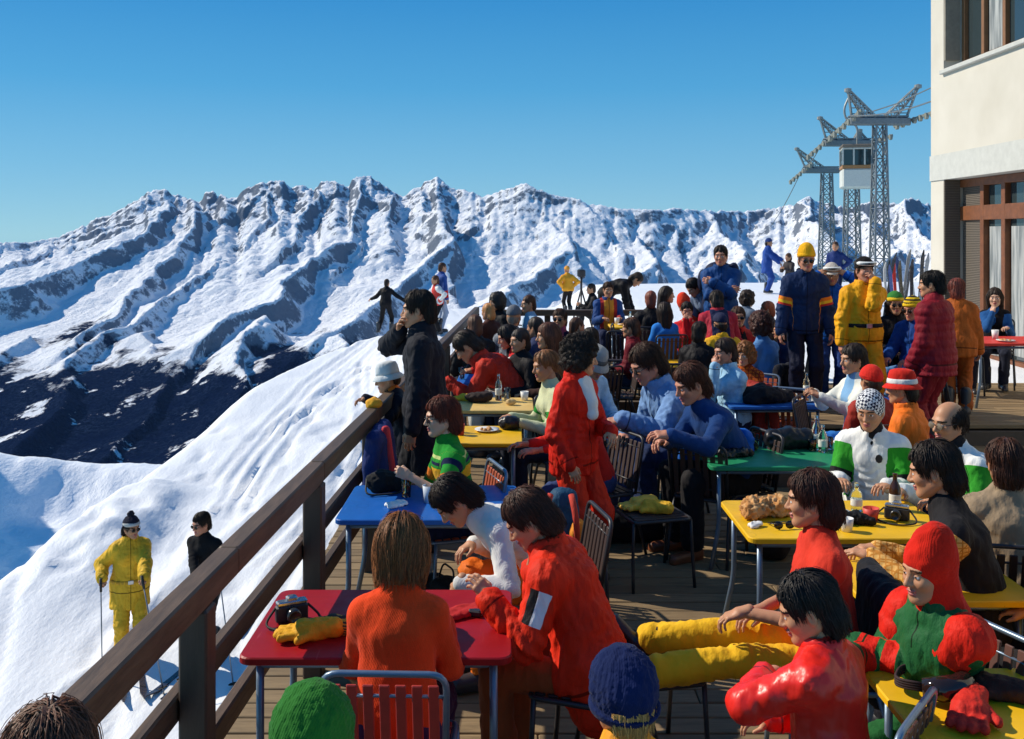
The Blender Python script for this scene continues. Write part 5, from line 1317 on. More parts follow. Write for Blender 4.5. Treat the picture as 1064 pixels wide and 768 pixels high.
person('curly haired person in light blue sweater turned away', 788, 322, Y=11.0, yaw=-138, lod='mid', lean=10, head=(-10, 10, 0), k=1.1, L='lap', Rr='table', top=dict(c=(.1, .24, .5), kind='knit', sleeve=.6), pants=dict(c=BLK), hair=('curly', (.06, .018, .012)), chair='dark')
person('person in dark blue cap and yellow jacket turned away', 748, 325, Y=11.8, yaw=-165, lod='mid', top=dict(c=(.8, .42, .02), kind='nylon', th=.04), hair=('cut', DKH), hat=('cap', (.015, .02, .06)), chair='dark', k=1.02)
person('crimson jacketed person with dark hair facing away, standing bent', 744, 302, Y=12.1, yaw=178, pose='stand', lod='mid', lean=26, k=.97, head=(0, 20, 0), top=dict(c=(.4, .02, .04), kind='nylon', th=.035, over=(('latc', -.55, .55, NAVY),)), pants=dict(c=BLK), hair=('side', DKH), L='down', Rr='down')
person('sunglasses wearer in red jacket facing the camera', 767, 318, Y=12.3, yaw=-5, lod='mid', head=(0, 0, 0), top=dict(c=(.55, .04, .03), kind='nylon', over=(('arm', -9, -.25, BLK),)), hair=('side', BRN), glasses=True, chair='dark', k=1.05, L='table', Rr='table')
person('dark haired person in grey blue jacket on the snow edge', 777, 303, Y=14.0, fl=.28, yaw=120, lod='far', top=dict(c=(.12, .17, .25), kind='nylon'), hair=('curly', DKH), chair='dark', k=.95)
person('auburn haired person behind the light blue sweater', 797, 316, Y=13.0, fl=.27, yaw=-100, lod='far', top=dict(c=(.05, .03, .03), kind='nylon'), hair=('side', (.2, .05, .02)), chair='dark', k=.85)
person('man in red sweater drinking from a cup with both hands', 714, 314, Y=12.75, fl=.2, yaw=-8, lod='mid', lean=6, head=(0, 10, 0), L='mouth', Rr='mouth', hands=('grip', 'grip'), top=dict(c=(.6, .02, .025), kind='knit'), pants=dict(c=BLK), hair=('short', DKH), sk='red', chair='dark', k=.94)
person('dark haired man in grey blue vest bending over a far table', 716, 291, Y=13.3, fl=.2, yaw=-62, pose='stand', lod='mid', lean=38, head=(0, 40, 0), k=.98, L='down', Rr='down', top=dict(c=(.1, .14, .22), kind='nylon', over=(('arm', -9, -.25, (.2, .26, .36)),)), pants=dict(c=BLK), hair=('side', DKH))
person('long haired person in bright blue sweater seen from behind', 690, 314, Y=12.55, fl=.2, yaw=-172, lod='mid', top=dict(c=(.03, .2, .6), kind='knit'), hair=('long', (.025, .014, .01)), chair='dark', k=.93, female=True)
person('rust haired person in black seen from behind at back railing', 676, 302, Y=13.6, fl=.2, yaw=176, lod='far', top=dict(c=BLK, kind='nylon'), hair=('side', (.11, .03, .018)), chair='dark')
person('dark haired woman in profile beside the red hood', 693, 297, Y=14.5, fl=.2, yaw=80, lod='far', top=dict(c=(.04, .03, .04), kind='nylon'), hair=('long', DKH), chair='dark', female=True)
person('person in bright red hood bowing the head', 704, 306, Y=13.8, fl=.2, yaw=-120, lod='far', lean=20, head=(0, 40, 0), top=dict(c=(.7, .05, .02), kind='nylon'), hair=('cut', DKH), hat=('hood', (.72, .05, .02)), chair='dark')
person('man in blue jacket with red braces and yellow shirt behind yellow table', 632, 293, Y=15.75, fl=.2, yaw=6, lod='mid', head=(0, 6, 0), L='table', Rr='table', top=dict(c=(.02, .06, .2), kind='nylon', th=.03, over=(('latc', -.4, .4, (.7, .28, .03)), ('latc', .4, .68, (.4, .03, .03)), ('latc', -.68, -.4, (.4, .03, .03)))), pants=dict(c=NAVY), hair=('short', BRN), chair='dark')
person('dark haired person in brown coat behind the grey bucket hat', 613, 341, Y=11.0, yaw=-150, lod='mid', top=dict(c=(.05, .025, .015), kind='cotton'), hair=('side', DKH), chair='dark')
person('person in dark green sweater beside the long haired woman', 600, 330, Y=12.1, yaw=120, lod='far', top=dict(c=(.01, .05, .03), kind='knit'), hair=('short', BRN), chair='dark')
person('brown haired person in wine red jacket behind denim jacket man', 655, 330, Y=11.9, yaw=-110, lod='mid', top=dict(c=(.16, .012, .02), kind='nylon'), hair=('side', (.07, .03, .018)), chair='dark')
person('dark haired person in black between red sweater and yellow jacket', 727, 334, Y=11.2, yaw=150, lod='mid', top=dict(c=BLK, kind='nylon'), hair=('side', DKH), chair='dark')
person('person in navy jacket behind the orange patterned sweater', 812, 338, Y=11.9, yaw=-100, lod='mid', top=dict(c=NAVY, kind='nylon'), hair=('long', BRN), chair='dark')
person('person in black seen from behind near dark blue table', 812, 372, Y=8.75, yaw=168, lod='mid', lean=12, top=dict(c=(.014, .012, .016), kind='cotton'), hair=('side', (.02, .012, .01)), chair='dark', k=.95) if False else None
# standing by the building
person('man in blue anorak with folded arms and rucksack', 749, 255, Y=13.0, fl=g_snow(749, 13), yaw=-12, pose='stand', lod='mid', k=1.07, head=(-8, 5, 0), L='cross', Rr='cross', top=dict(c=(.012, .06, .2), kind='nylon', th=.035, hem=.1), pants=dict(c=BLK), hair=('short', DKH), sk='red')
person('man in yellow knitted hat and navy jacket with rainbow sleeve bands', 838, 254, Y=10.4, fl=.4, yaw=-8, pose='stand', lod='mid', k=1.01, head=(5, 8, 0), L='down', Rr='down', top=dict(c=(.01, .025, .08), kind='nylon', th=.035, hem=.1, over=(('arm', .55, .68, (.75, .2, .02)), ('arm', .68, .78, (.8, .5, .03)), ('arm', .78, .86, (.5, .03, .02)))), pants=dict(c=(.01, .012, .03), kind='nylon'), hair=('short', BRN), hat=('beanie', (.8, .4, .015), dict(top=.02)), glasses=True, sk='red')
person('person in bright blue jacket raising both hands to goggles', 864, 273, Y=10.75, fl=.4, yaw=-12, pose='stand', lod='mid', k=.93, L='up', Rr='up', top=dict(c=(.01, .1, .45), kind='nylon', th=.035, hem=.14), pants=dict(c=(.02, .06, .25), kind='nylon'), hair=('short', BRN), hat=('cap', (.5, .45, .4), dict(goggles=True)), sk='tan')
person('person in golden yellow ski suit and black helmet touching the face', 898, 266, Y=9.85, fl=.4, yaw=4, pose='stand', lod='near', k=.96, lean=2, head=(0, 4, 0), L='mouth', Rr='down', top=dict(c=(.8, .36, .012), kind='nylon', th=.036, hem=.08), pants=dict(c=(.78, .35, .012), kind='nylon', th=.026, flare=.02), hair=('short', BRN), hat=('beanie', (.015, .012, .012), dict(goggles=True, low=.02)), sk='red', extra=belt_of(BLK, .1, .146))
person('woman in sunglasses and green yellow striped hat facing the camera', 930, 302, Y=10.45, fl=.4, yaw=-8, lod='mid', top=dict(c=BLK, kind='nylon'), hair=('long', DKH), hat=('beanie', (.04, .2, .04), dict(cuffc=(.75, .5, .03))), glasses=True, chair='dark', L='lap', Rr='lap', female=True)
person('seated person in yellow and black striped hat and blue jacket', 947, 307, Y=9.95, fl=.4, yaw=-56, lod='mid', lean=8, k=.97, head=(0, 12, 0), L='knee', Rr='knee', top=dict(c=(.012, .06, .26), kind='nylon', th=.035), pants=dict(c=(.1, .24, .5), kind='denim'), hair=('side', BRN), hat=('beanie', (.75, .5, .02), dict(pat=('bands', 9, (.02, .02, .02)))), glasses=True, chair='dark', sk='red')
person('dark haired man in puffy maroon ski suit facing away', 968, 282, Y=9.2, fl=.2, yaw=-140, pose='stand', lod='near', k=1.0, lean=2, head=(18, 4, 0), L=dict(t=(.2, .14, .88), p=(.3, -.8, 0)), Rr='down', top=dict(c=MAROON, kind='puffy', th=.05, hem=.16), pants=dict(c=(.2, .012, .02), kind='nylon', th=.035), hair=('short', (.014, .011, .01)), extra=collar_of(MAROON, .04, .088))
person('reddish haired person in burnt orange jacket behind the maroon suit', 994, 289, Y=10.2, fl=.4, yaw=160, pose='stand', lod='mid', k=.86, L='down', Rr='down', top=dict(c=(.42, .1, .015), kind='nylon', th=.045, hem=.16), pants=dict(c=(.35, .08, .015), kind='nylon', th=.03), hair=('side', (.13, .03, .02)))
person('child in white knitted hat by the building door', 1001, 313, Y=11.6, fl=.4, yaw=-20, lod='far', k=.82, top=dict(c=(.03, .03, .05), kind='nylon'), hair=('cut', BRN), hat=('beanie', (.65, .65, .62)), chair='dark')
person('woman with hand to mouth in blue sleeves at red table by the building', 1034, 299, Y=12.0, fl=.4, yaw=-28, lod='mid', k=.97, L='table', Rr='chin', top=dict(c=(.02, .09, .26), kind='knit', over=(('arm', -9, .02, BLK),)), hair=('long', (.03, .018, .012)), female=True, chair='dark', sk='fair')
# on the snow
person('skier in black with arms spread on the snow ridge', 402, 290, Y=29, fl=g_snow(402, 29), yaw=165, pose='stand', lod='far', k=1.0, L='out', Rr=dict(t=(.56, .12, .98)), legs={1: (.26, .0, .1), -1: (.2, .0, .1)}, top=dict(c=BLK, kind='nylon'), pants=dict(c=BLK, kind='nylon'), hair=('short', DKH), group=None)
person('man in blue jacket and pale trousers on snow behind the coat', 460, 273, Y=26, fl=g_snow(460, 26), yaw=120, pose='stand', lod='far', L='down', Rr='down', top=dict(c=(.03, .08, .3), kind='nylon', over=(('arm', 1.2, 1.9, RED),)), pants=dict(c=(.35, .42, .55), kind='nylon'), hair=('short', BRN))
person('person in red and white vest on snow beside blue jacket', 452, 286, Y=25.6, fl=g_snow(452, 25.6), yaw=-60, pose='stand', lod='far', k=.84, L='hip', Rr='down', top=dict(c=(.65, .06, .05), kind='nylon', over=(('arm', -.2, 1.9, WHT),)), pants=dict(c=BLK), hair=('side', BRN))
person('man in yellow jacket and black trousers on the snow behind back railing', 589, 276, Y=30, fl=g_snow(589, 30), yaw=-160, pose='stand', lod='far', k=1.0, L='hip', Rr='hip', top=dict(c=(.8, .36, .03), kind='nylon', th=.04), pants=dict(c=BLK), hair=None, hat=('beanie', (.75, .34, .06)))
person('photographer in black crouching behind a tripod', 614, 290, Y=25, fl=g_snow(614, 25), yaw=-80, pose='sit', seat=.24, chair=None, lod='far', k=.95, lean=8, L='cup', Rr='cup', top=dict(c=BLK, kind='nylon'), pants=dict(c=BLK), hair=('short', DKH))
person('person in black bending down beside ski gear on snow', 668, 287, Y=17.3, fl=g_snow(668, 17.3), yaw=80, pose='stand', lod='far', lean=62, head=(0, 60, 0), k=1.0, L=dict(t=(.12, .62, .25)), Rr=dict(t=(.12, .5, .3)), top=dict(c=BLK, kind='nylon'), pants=dict(c=BLK), hair=('side', DKH))
person('person in long blue ski suit standing at the snow crest', 799, 247, Y=29, fl=g_snow(799, 29), yaw=70, pose='stand', lod='far', k=.98, lean=4, L=dict(t=(.15, .5, .95)), Rr=dict(t=(.2, .4, .9)), top=dict(c=(.03, .08, .32), kind='nylon', th=.035, hem=.3), pants=dict(c=(.03, .08, .32), kind='nylon', th=.03), hair=('short', DKH), hat=('beanie', (.03, .06, .2)))
person('skier in black holding a ski pole behind the yellow hat', 819, 263, Y=26, fl=g_snow(819, 26), yaw=-60, pose='stand', lod='far', k=.8, L='cup', Rr='cup', top=dict(c=(.05, .04, .04), kind='nylon'), pants=dict(c=BLK), hair=('side', BRN))
person('man in dark blue on snow in front of the pylons', 868, 251, Y=25, fl=g_snow(868, 25), yaw=-30, pose='stand', lod='far', k=.95, L='hip', Rr='down', top=dict(c=(.02, .04, .16), kind='nylon'), pants=dict(c=NAVY), hair=('short', BRN))
ski_y = person('skier in yellow suit with fur collar and striped bobble hat', 137, 531, Y=11.3, fl=g_snow(137, 11.3), yaw=24, pose='stand', lod='near', k=.98, lean=2, head=(28, 6, 0), Rr=W_(106, 602, 11.1, D=(.2, .6, -.7)), L=W_(150, 605, 10.9, D=(-.2, .8, -.4)), hands=('grip', 'grip'), legs={1: (.12, .05, .1), -1: (.1, -.05, .1)}, top=dict(c=(.72, .42, .03), kind='nylon', th=.045, hem=.28), pants=dict(c=(.72, .42, .03), kind='nylon', th=.025), hair=('side', DKH), hat=('pompom', (.02, .02, .035), dict(cuffc=(.5, .5, .48), pom=(.02, .02, .03))), glasses=True, female=True, sk='tan', extra=both(collar_of((.42, .37, .28), -.02, .095, 'knit', 'fur_collar'), belt_of((.5, .28, .03), .06, .158)))
ski_b = person('skier in black with sunglasses leaning on poles below the railing', 208, 534, Y=11.3, fl=g_snow(208, 11.3), yaw=-18, pose='stand', lod='near', k=.99, lean=10, head=(-14, 10, 0), Rr=W_(203, 606, 10.95, D=(0, .6, -.6)), L=W_(232, 600, 10.95, D=(0, .6, -.6)), hands=('grip', 'grip'), top=dict(c=(.012, .012, .014), kind='knit', hem=.05), pants=dict(c=(.012, .012, .016), kind='nylon'), hair=('short', DKH), glasses=True, sk='red')
# ------------------------------------------------------------------ chairs
steel_b = paint((.16, .22, .3), .35, .12, .55); steel_k = paint((.03, .03, .035), .4, .1, .3)
SLAT = {'red': (.42, .03, .02), 'rust': (.36, .07, .025), 'dark': (.035, .017, .013), 'steel': (.1, .04, .03), 'blue': (.03, .1, .3), 'stool': (.035, .017, .013)}
_CH = {}
def chair_proto(style):
    stool = style == 'stool'; fm = steel_k if style in ('dark', 'stool') else steel_b; sm = paint(SLAT[style], .5, .18)
    c = empty('slatted_stool' if stool else 'slatted_chair')
    m = MB(); r = .0115
    if stool: m = None
    if m: m.tube(corner([(-.2, .19, .44), (-.21, .26, .84), (.21, .26, .84), (.2, .19, .44)], .06), r, 8)
    if m: m.tube([(-.2, .2, .52), (.2, .2, .52)], .006, 6); m.tube([(-.203, .246, .76), (.203, .246, .76)], .006, 6)
    if m: m.build('back_frame', fm, c, True)
    m = MB(); m.tube(corner([(-.2, .19, .44), (-.2, -.21, .445), (.2, -.21, .445), (.2, .19, .44), (-.2, .19, .44)], .04), r, 8); m.build('seat_frame', fm, c, True)
    for sx in (-1, 1):
        MB().tube(corner([(sx*.2, .15, .44), (sx*.21, .22, .2), (sx*.22, .27, .0)], .1), r, 8).build('leg', fm, c, True)
        MB().tube(corner([(sx*.2, -.19, .44), (sx*.21, -.2, .2), (sx*.215, -.22, .0)], .1), r, 8).build('leg', fm, c, True)
    m = MB()
    for i in range(7):
        x = -.165+i*.055; m.bar((x, .196, .47), (x, .254, .8), .036, .011, up=(0, -1, .1), bev=.003)
    if not stool: m.build('backrest', sm, c)
    m = MB()
    for i in range(7):
        y = -.17+i*.055; m.box((0, y, .452), (.37, .042, .012), None, .003)
    m.build('seat', sm, c); return c
def place_chair(loc, rz, style, label):
    if style not in _CH: c = chair_proto(style); _CH[style] = c
    else: c = copy_tree(_CH[style])
    c.location = loc; c.rotation_euler = (0, 0, rz); tag(c, label, 'stool' if style == 'stool' else 'chair', 'slatted metal stools' if style == 'stool' else 'slatted metal chairs on the terrace'); return c
CN = {'red': 'red slatted metal chair', 'rust': 'rust coloured slatted metal chair', 'dark': 'dark slatted metal chair', 'steel': 'steel framed slatted chair', 'blue': 'blue slatted metal chair', 'stool': 'low slatted stool'}
for w_, rz_, st_, lb_ in CHAIRS:
    words_ = (CN[st_]+' under the '+lb_).split()
    t_ = ' '.join(words_[:15])
    while t_.split()[-1] in ('with', 'and', 'in', 'the', 'a', 'at', 'of', 'over', 'on', 'behind', 'by', 'to', 'from', 'both', 'her', 'own', 'near', 'beside', 'facing', 'holding', 'bent', 'low', 'seen', 'white', 'red', 'green', 'yellow', 'blue', 'black', 'grey', 'pale', 'dark', 'orange', 'green', 'tan'): t_ = ' '.join(t_.split()[:-1])
    place_chair(w_, rz_, st_, t_)
place_chair(at(668, 690, 4.15)*1+Vector((0, 0, -at(668, 690, 4.15).z)), R(12), 'stool', 'low dark stool serving as footrest for the yellow trousers')
place_chair(Vector((.93, 6.45, 0)), R(15), 'stool', 'low dark stool holding yellow gloves beside the clasped hands man')
place_chair(Vector((1.42, 6.95, 0)), R(150), 'dark', 'dark chair draped with a blue anorak in front of green table')
place_chair(Vector((.31, 5.66, 0)), R(8), 'stool', 'low dark stool with blue rucksack behind the orange-red ski jacket')

# ------------------------------------------------------------------ tables
def table_paint(col):
    key = ('table', col)
    if key in _M: return _M[key]
    t = NT('worn_paint'); v = t.coord()
    c = t.mixc(t.ramp(t.noise(v, 2.5, 5, .65), .3, .72), sc_(col, .8), sc_(col, 1.12))
    sc1 = t.ramp(t.noise(t.coord((1, .06, 1), rot=(0, 0, .5)), 34, 4, .7), .66, .7); sc2 = t.ramp(t.noise(t.coord((.06, 1, 1), rot=(0, 0, .2)), 30, 4, .7), .67, .71)
    c = t.mixc(t.math('MULTIPLY', sc1, .35), c, sc_(tuple(x+.06 for x in col), 1.25)); c = t.mixc(t.math('MULTIPLY', sc2, .3), c, sc_(col, .45))
    vo = t.n('ShaderNodeTexVoronoi', Scale=5.0); t.l(v, vo.inputs['Vector'])
    ring = t.math('MULTIPLY', t.ramp(vo.outputs['Distance'], .19, .2), t.ramp(vo.outputs['Distance'], .225, .235, (1, 1, 1), (0, 0, 0)))
    c = t.mixc(t.math('MULTIPLY', ring, .3), c, sc_(col, .5))
    c = t.mixc(t.ramp(t.noise(v, 31, 6, .75), .68, .72), c, sc_(col, .3))
    rr = t.n('ShaderNodeMapRange'); t.l(t.noise(v, 14, 4), rr.inputs[0]); rr.inputs[3].default_value = .3; rr.inputs[4].default_value = .62
    m = t.fin(c, rr.outputs[0], t.bump(t.noise(v, 40, 4), .12, .003), Specular__IOR__Level=.28); _M[key] = m; return m
def table(x0, x1, y0, y1, col, label, fl=0.0, z=.72, edge=None):
    t = empty('terrace_table', ((x0+x1)/2, (y0+y1)/2, fl)); tag(t, label, 'table', 'painted terrace tables')
    w, d = x1-x0, y1-y0; m = MB()
    pts = []
    r = .045
    for cx, cy, a0 in ((w/2-r, d/2-r, 0), (-w/2+r, d/2-r, 90), (-w/2+r, -d/2+r, 180), (w/2-r, -d/2+r, 270)):
        for k in range(6):
            a = R(a0+18*k); pts.append((cx+r*math.cos(a), cy+r*math.sin(a)))
    V = []; n = len(pts)
    for zz, ins in ((z-.03, .004), (z-.026, 0), (z-.005, 0), (z, .005)):
        for px_, py_ in pts: V.append((px_*(1-ins*2/w), py_*(1-ins*2/d), zz))
    Fc = [(i*n+k, i*n+(k+1) % n, (i+1)*n+(k+1) % n, (i+1)*n+k) for i in range(3) for k in range(n)]
    Fc += [tuple(range(n-1, -1, -1)), tuple(range(3*n, 4*n))]
    m.add(V, Fc); top = m.build('tabletop', table_paint(col), t)
    MB().tube(corner([(-w/2+.07, -d/2+.07, z-.055), (w/2-.07, -d/2+.07, z-.055), (w/2-.07, d/2-.07, z-.055), (-w/2+.07, d/2-.07, z-.055), (-w/2+.07, -d/2+.07, z-.055)], .05), .013, 8).build('table_frame', steel_b, t, True)
    for sx in (-1, 1):
        for sy in (-1, 1):
            MB().tube(corner([(sx*(w/2-.07), sy*(d/2-.07), z-.05), (sx*(w/2-.07), sy*(d/2-.07), .3), (sx*(w/2-.01), sy*(d/2-.05), .0)], .08), .0155, 8).build('leg', steel_b, t, True)
    return t
TRED, TBLU, TYEL, TTAN, TGRN = (.32, .004, .007), (.01, .11, .42), (.8, .46, .012), (.75, .5, .16), (.015, .23, .1)
T1 = table(-1.03, .0, 3.6, 4.3, TRED, 'red table against the railing under camera and yellow gloves')
T2 = table(-.99, .03, 5.35, 6.1, TBLU, 'blue table against the railing with orange drink and camera bag')
T3 = table(-.85, .08, 7.32, 8.0, TYEL, 'yellow table behind the woman in green sweater')
T4 = table(-.55, .2, 8.7, 9.4, TTAN, 'tan table with bottle and dark bag in front of the bent red jacket')
T5 = table(-.6, .18, 10.3, 11.0, (.02, .14, .5), 'blue table reached by striped sleeves')
T6 = table(-.5, .1, 11.7, 12.35, TRED, 'red table beside grey checked jacket')
T7 = table(1.36, 2.58, 6.58, 7.4, TGRN, 'green table with white cup, bottles and black bag')
T8 = table(1.24, 2.36, 5.02, 5.75, TYEL, 'yellow table with food and sunglasses in front of white jackets')
T9 = table(1.52, 2.3, 4.16, 4.8, TYEL, 'bare yellow table between black vest man and red balaclava child')
T10 = table(1.28, 2.3, 2.8, 3.52, TYEL, 'yellow table with goggles and red gloves')
T11 = table(2.02, 2.92, 8.9, 9.65, (.015, .1, .36), 'dark blue table covered with dark clothes and plates')
T12 = table(1.78, 2.4, 11.6, 12.3, TYEL, 'yellow table in front of red sweater drinker')
T13 = table(5.1, 6.1, 10.55, 11.3, (.6, .03, .02), 'red table beside the building wall', .4)
T14 = table(1.5, 2.1, 14.5, 15.1, TYEL, 'yellow table by the back railing in front of red braces', .2)

# ------------------------------------------------------------------ small things
glass_c = glassm(); 
def on(px, py, z=.72):           # point on a surface of height z seen at a pixel
    Y = (CAMZ-z)*F_PX/(py-HY); return Vector(((px-CX)/F_PX*Y, Y, z+.001))
def bottle(p, label, h=.24, col=None):
    b = empty('glass_bottle', p); tag(b, label, 'bottle')
    MB().lathe([(.0, 0), (.03, 0), (.032, .01), (.032, h*.55), (.026, h*.68), (.013, h*.8), (.012, h*.97), (.0145, h*.98), (.0145, h), (.0, h)], 16).build('bottle_body', glassm((.75, .85, .8)) if col is None else col, b, True)
    MB().lathe([(.0327, h*.2), (.0329, h*.22), (.0329, h*.42), (.0327, h*.44)], 16).build('paper_label', paint((.7, .68, .6), .6), b, True)
def tumbler(p, label, drink=(.8, .25, .02), h=.13, fill=.6):
    g = empty('drinking_glass', p); tag(g, label, 'glass')
    MB().lathe([(0, .0), (.028, 0), (.034, h), (.031, h), (.0255, .012), (0, .012)], 18).build('glass_wall', glass_c, g, True)
    if drink: MB().lathe([(0, .013), (.0252, .013), (.0252+.0052*fill, h*fill), (0, h*fill)], 16).build('drink', paint(drink, .15, .05), g, True)
def cup(p, label, col=(.75, .74, .72), h=.1, r=.04):
    c = MB().lathe([(0, 0), (r*.75, 0), (r, h), (r*.92, h), (r*.68, .008), (0, .008)], 20).build('paper_cup', paint(col, .5, .05), None, True, p); tag(c, label, 'cup')
def plate(p, label, food=((.5, .25, .08), (.6, .08, .04))):
    c = empty('plate', p); tag(c, label, 'plate')
    MB().lathe([(0, .0), (.06, 0), (.1, .015), (.1, .019), (.06, .006), (0, .006)], 24).build('dish', paint((.72, .72, .7), .25, .05), c, True)
    s = SDF(.006); r = random.Random(int(p.x*999))
    for i in range(6): s.ell((r.uniform(-.045, .045), r.uniform(-.045, .045), .016), (r.uniform(.012, .025), r.uniform(.012, .025), .014), .006)
    V, Q = s.mesh(1); mesh_obj('food', V, Q, paint(food[0], .6, .3, scale=40), c)
def lump(name, label, cat, p, parts, mat, res=.008, rz=0, amp=.006, fr=28, strap=None):
    s = SDF(res)
    for a in parts:
        if a[0] == 'e': s.ell(a[1], a[2], .02)
        else: s.cone(a[1], a[2], a[3], a[4], .015, a[5] if len(a) > 5 else None, a[6] if len(a) > 6 else 1)
    V, Q = s.mesh(1); N = normals(V, Q); V = V+N*(fbm(V[:, 0]*fr, V[:, 1]*fr, V[:, 2]*fr, 3)*amp*2)[:, None]; V[:, 2] = np.maximum(V[:, 2], 0.0 if V[:, 2].min() > -.05 else V[:, 2].min())
    o = mesh_obj(name, V, Q, mat, None, True, None, p); o.rotation_euler = (0, 0, rz); tag(o, label, cat)
    if strap:
        MB().tube(corner(strap, .06), .006, 6).build('strap', paint((.02, .02, .02), .7), o, True)
    return o
def glove(p, label, col, rz=0, band=None, k=1.0):
    s = SDF(.006)
    s.cone((0, -.09, .028), (0, .02, .024), .034, .04, .02, np.array((1, 0, 0)), 1.25)
    for i, x in enumerate((-.036, -.012, .012, .035)): s.cone((x, .03, .022), (x*1.25, .1+(.012 if i in (1, 2) else 0), .018), .0155, .0135, .006)
    s.cone((-.035, -.02, .022), (-.075, .04, .02), .018, .0145, .01)
    V, Q = s.mesh(1); V = V*k; V = V+normals(V, Q)*(fbm(V[:, 0]*40, V[:, 1]*40, V[:, 2]*40, 2)*.006)[:, None]
    o = mesh_obj('glove', V, Q, cloth(col, 'nylon', (), band), None, True, None, p); o.rotation_euler = (0, 0, rz); tag(o, label, 'glove')
    return o
def camera(p, label, rz=0):
    c = empty('photo_camera', p, rz); tag(c, label, 'camera')
    MB().box((0, 0, .035), (.13, .042, .066), None, .006).build('camera_body', paint((.02, .02, .022), .5), c)
    MB().box((0, 0, .077), (.125, .04, .018), None, .005).box((0, 0, .093), (.045, .036, .02), None, .006).build('top_plate', paint((.5, .5, .5), .25, .05, .9), c)
    MB().lathe([(0, -.0), (.028, 0), (.03, .02), (.027, .045), (.02, .046), (.018, .04), (0, .04)], 18, c=(0, -.021, .036), M=Matrix.Rotation(R(90), 3, 'X')).build('lens', paint((.03, .03, .03), .2), c, True)
    MB().tube(corner([(-.066, 0, .06), (-.12, -.03, .008), (-.06, -.12, .006), (.05, -.13, .006), (.12, -.04, .008), (.066, 0, .06)], .05), .005, 6).build('strap', paint((.02, .015, .012), .7), c, True)
def spectacles(p, label, rz=0):
    o = empty('folded_sunglasses', p, rz); tag(o, label, 'sunglasses'); m = MB()
    for x in (-1, 1): m.lathe([(0, -.003), (.025, -.002), (.027, 0), (.025, .002), (0, .003)], 14, 1, .8, (x*.033, 0, .022), Matrix.Rotation(R(80), 3, 'X'))
    m.build('lens', paint((.012, .01, .01), .06, .02, bump=0), o, True)
    m = MB(); m.tube([(-.06, 0, .03), (0, -.004, .032), (.06, 0, .03)], .003, 6)
    for x in (-1, 1): m.tube([(x*.06, 0, .03), (x*.05, .1, .006), (-x*.02, .12, .004)], .003, 6)
    m.build('frame', paint((.03, .02, .015), .3), o, True)
# red table
camera(on(303, 645), 'black and silver camera with strap on red table', R(25))
glove(on(322, 662)+Vector((0, 0, 0)), 'yellow ski glove lying palm up beside the camera', (.72, .36, .02), R(100), k=1.1)
glove(on(350, 656), 'black and yellow striped glove on red table', (.05, .04, .03), R(70), ('bands', 30, (.6, .3, .03)))
lump('folded_cloth', 'folded red cloth on red table beside the light meter', 'cloth', on(480, 640), [('c', (-.07, 0, .012), (.07, .02, .012), .018, .018, np.array((0, 1, 0)), 2.6)], cloth((.5, .02, .02), 'cotton'), .007, R(20))
lm = empty('light_meter', on(497, 637), R(-18)); tag(lm, 'small black light meter with pale dial on red table', 'light meter')
MB().box((0, 0, .014), (.062, .11, .028), None, .006).build('meter_body', paint((.02, .02, .022), .35), lm)
MB().box((0, .022, .0292), (.044, .042, .003), None, .001).build('dial', paint((.6, .62, .62), .2), lm)
# blue table
lump('camera_bag', 'black camera bag on blue table', 'bag', on(398, 510), [('e', (0, 0, .06), (.11, .075, .07)), ('e', (.1, -.02, .04), (.07, .06, .045))], cloth((.012, .012, .014), 'cotton'), .009, .3, .01, 20, [(-.1, 0, .08), (-.13, -.12, .01), (.1, -.13, .01), (.12, 0, .06)])
tumbler(on(422, 516), 'glass of orange drink with straw held on blue table', (.8, .2, .02), .15, .45)
lump('paper_napkin', 'crumpled white paper napkin on blue table', 'napkin', on(412, 526), [('c', (-.05, 0, .008), (.05, .01, .008), .012, .012, np.array((0, 1, 0)), 3)], paint((.78, .78, .76), .7), .006, .5, .01, 30)
cup(on(446, 522), 'pale grey paper cup beside the bent white sweater', (.55, .6, .66))
cup(on(455, 529), 'white paper cup at the near edge of blue table', (.75, .75, .75), .09)
# yellow, tan and far blue tables by the railing
bottle(on(461, 448), 'clear bottle on yellow table behind green sweater')
lump('black_handbag', 'black handbag on yellow table', 'bag', on(530, 446), [('e', (0, 0, .05), (.1, .07, .06))], cloth(BLK, 'vinyl'), .01)
glove(on(440, 455), 'yellow glove lying alone on yellow table', (.75, .42, .03), R(80))
plate(on(506, 448), 'plate with food on yellow table')
bottle(on(518, 416), 'clear bottle on tan table', .25)
lump('dark_bag', 'small dark bag on tan table', 'bag', on(497, 418), [('e', (0, 0, .045), (.13, .08, .05)), ('e', (.08, .02, .06), (.06, .05, .04))], cloth((.03, .018, .015), 'cotton'), .01)
glove(on(483, 416), 'yellow mitten beside the dark bag', (.75, .45, .03), R(60))
tumbler(on(527, 417), 'glass of pale drink beside bottle on tan table', (.7, .6, .3))
lump('bread_roll', 'pale bread roll on tan table', 'bread', on(531, 421), [('e', (0, 0, .03), (.05, .035, .03))], paint((.55, .38, .16), .8, .2), .008)
bottle(on(502, 394), 'clear bottle on blue table under striped sleeves', .22)
tumbler(on(510, 394), 'glass of yellow drink on far blue table', (.75, .5, .05), .14, .6)
lump('paper_napkin', 'white paper napkin on far blue table', 'napkin', on(500, 396), [('c', (-.05, 0, .01), (.05, .0, .01), .012, .012, np.array((0, 1, 0)), 2.5)], paint((.78, .78, .76), .7), .008)
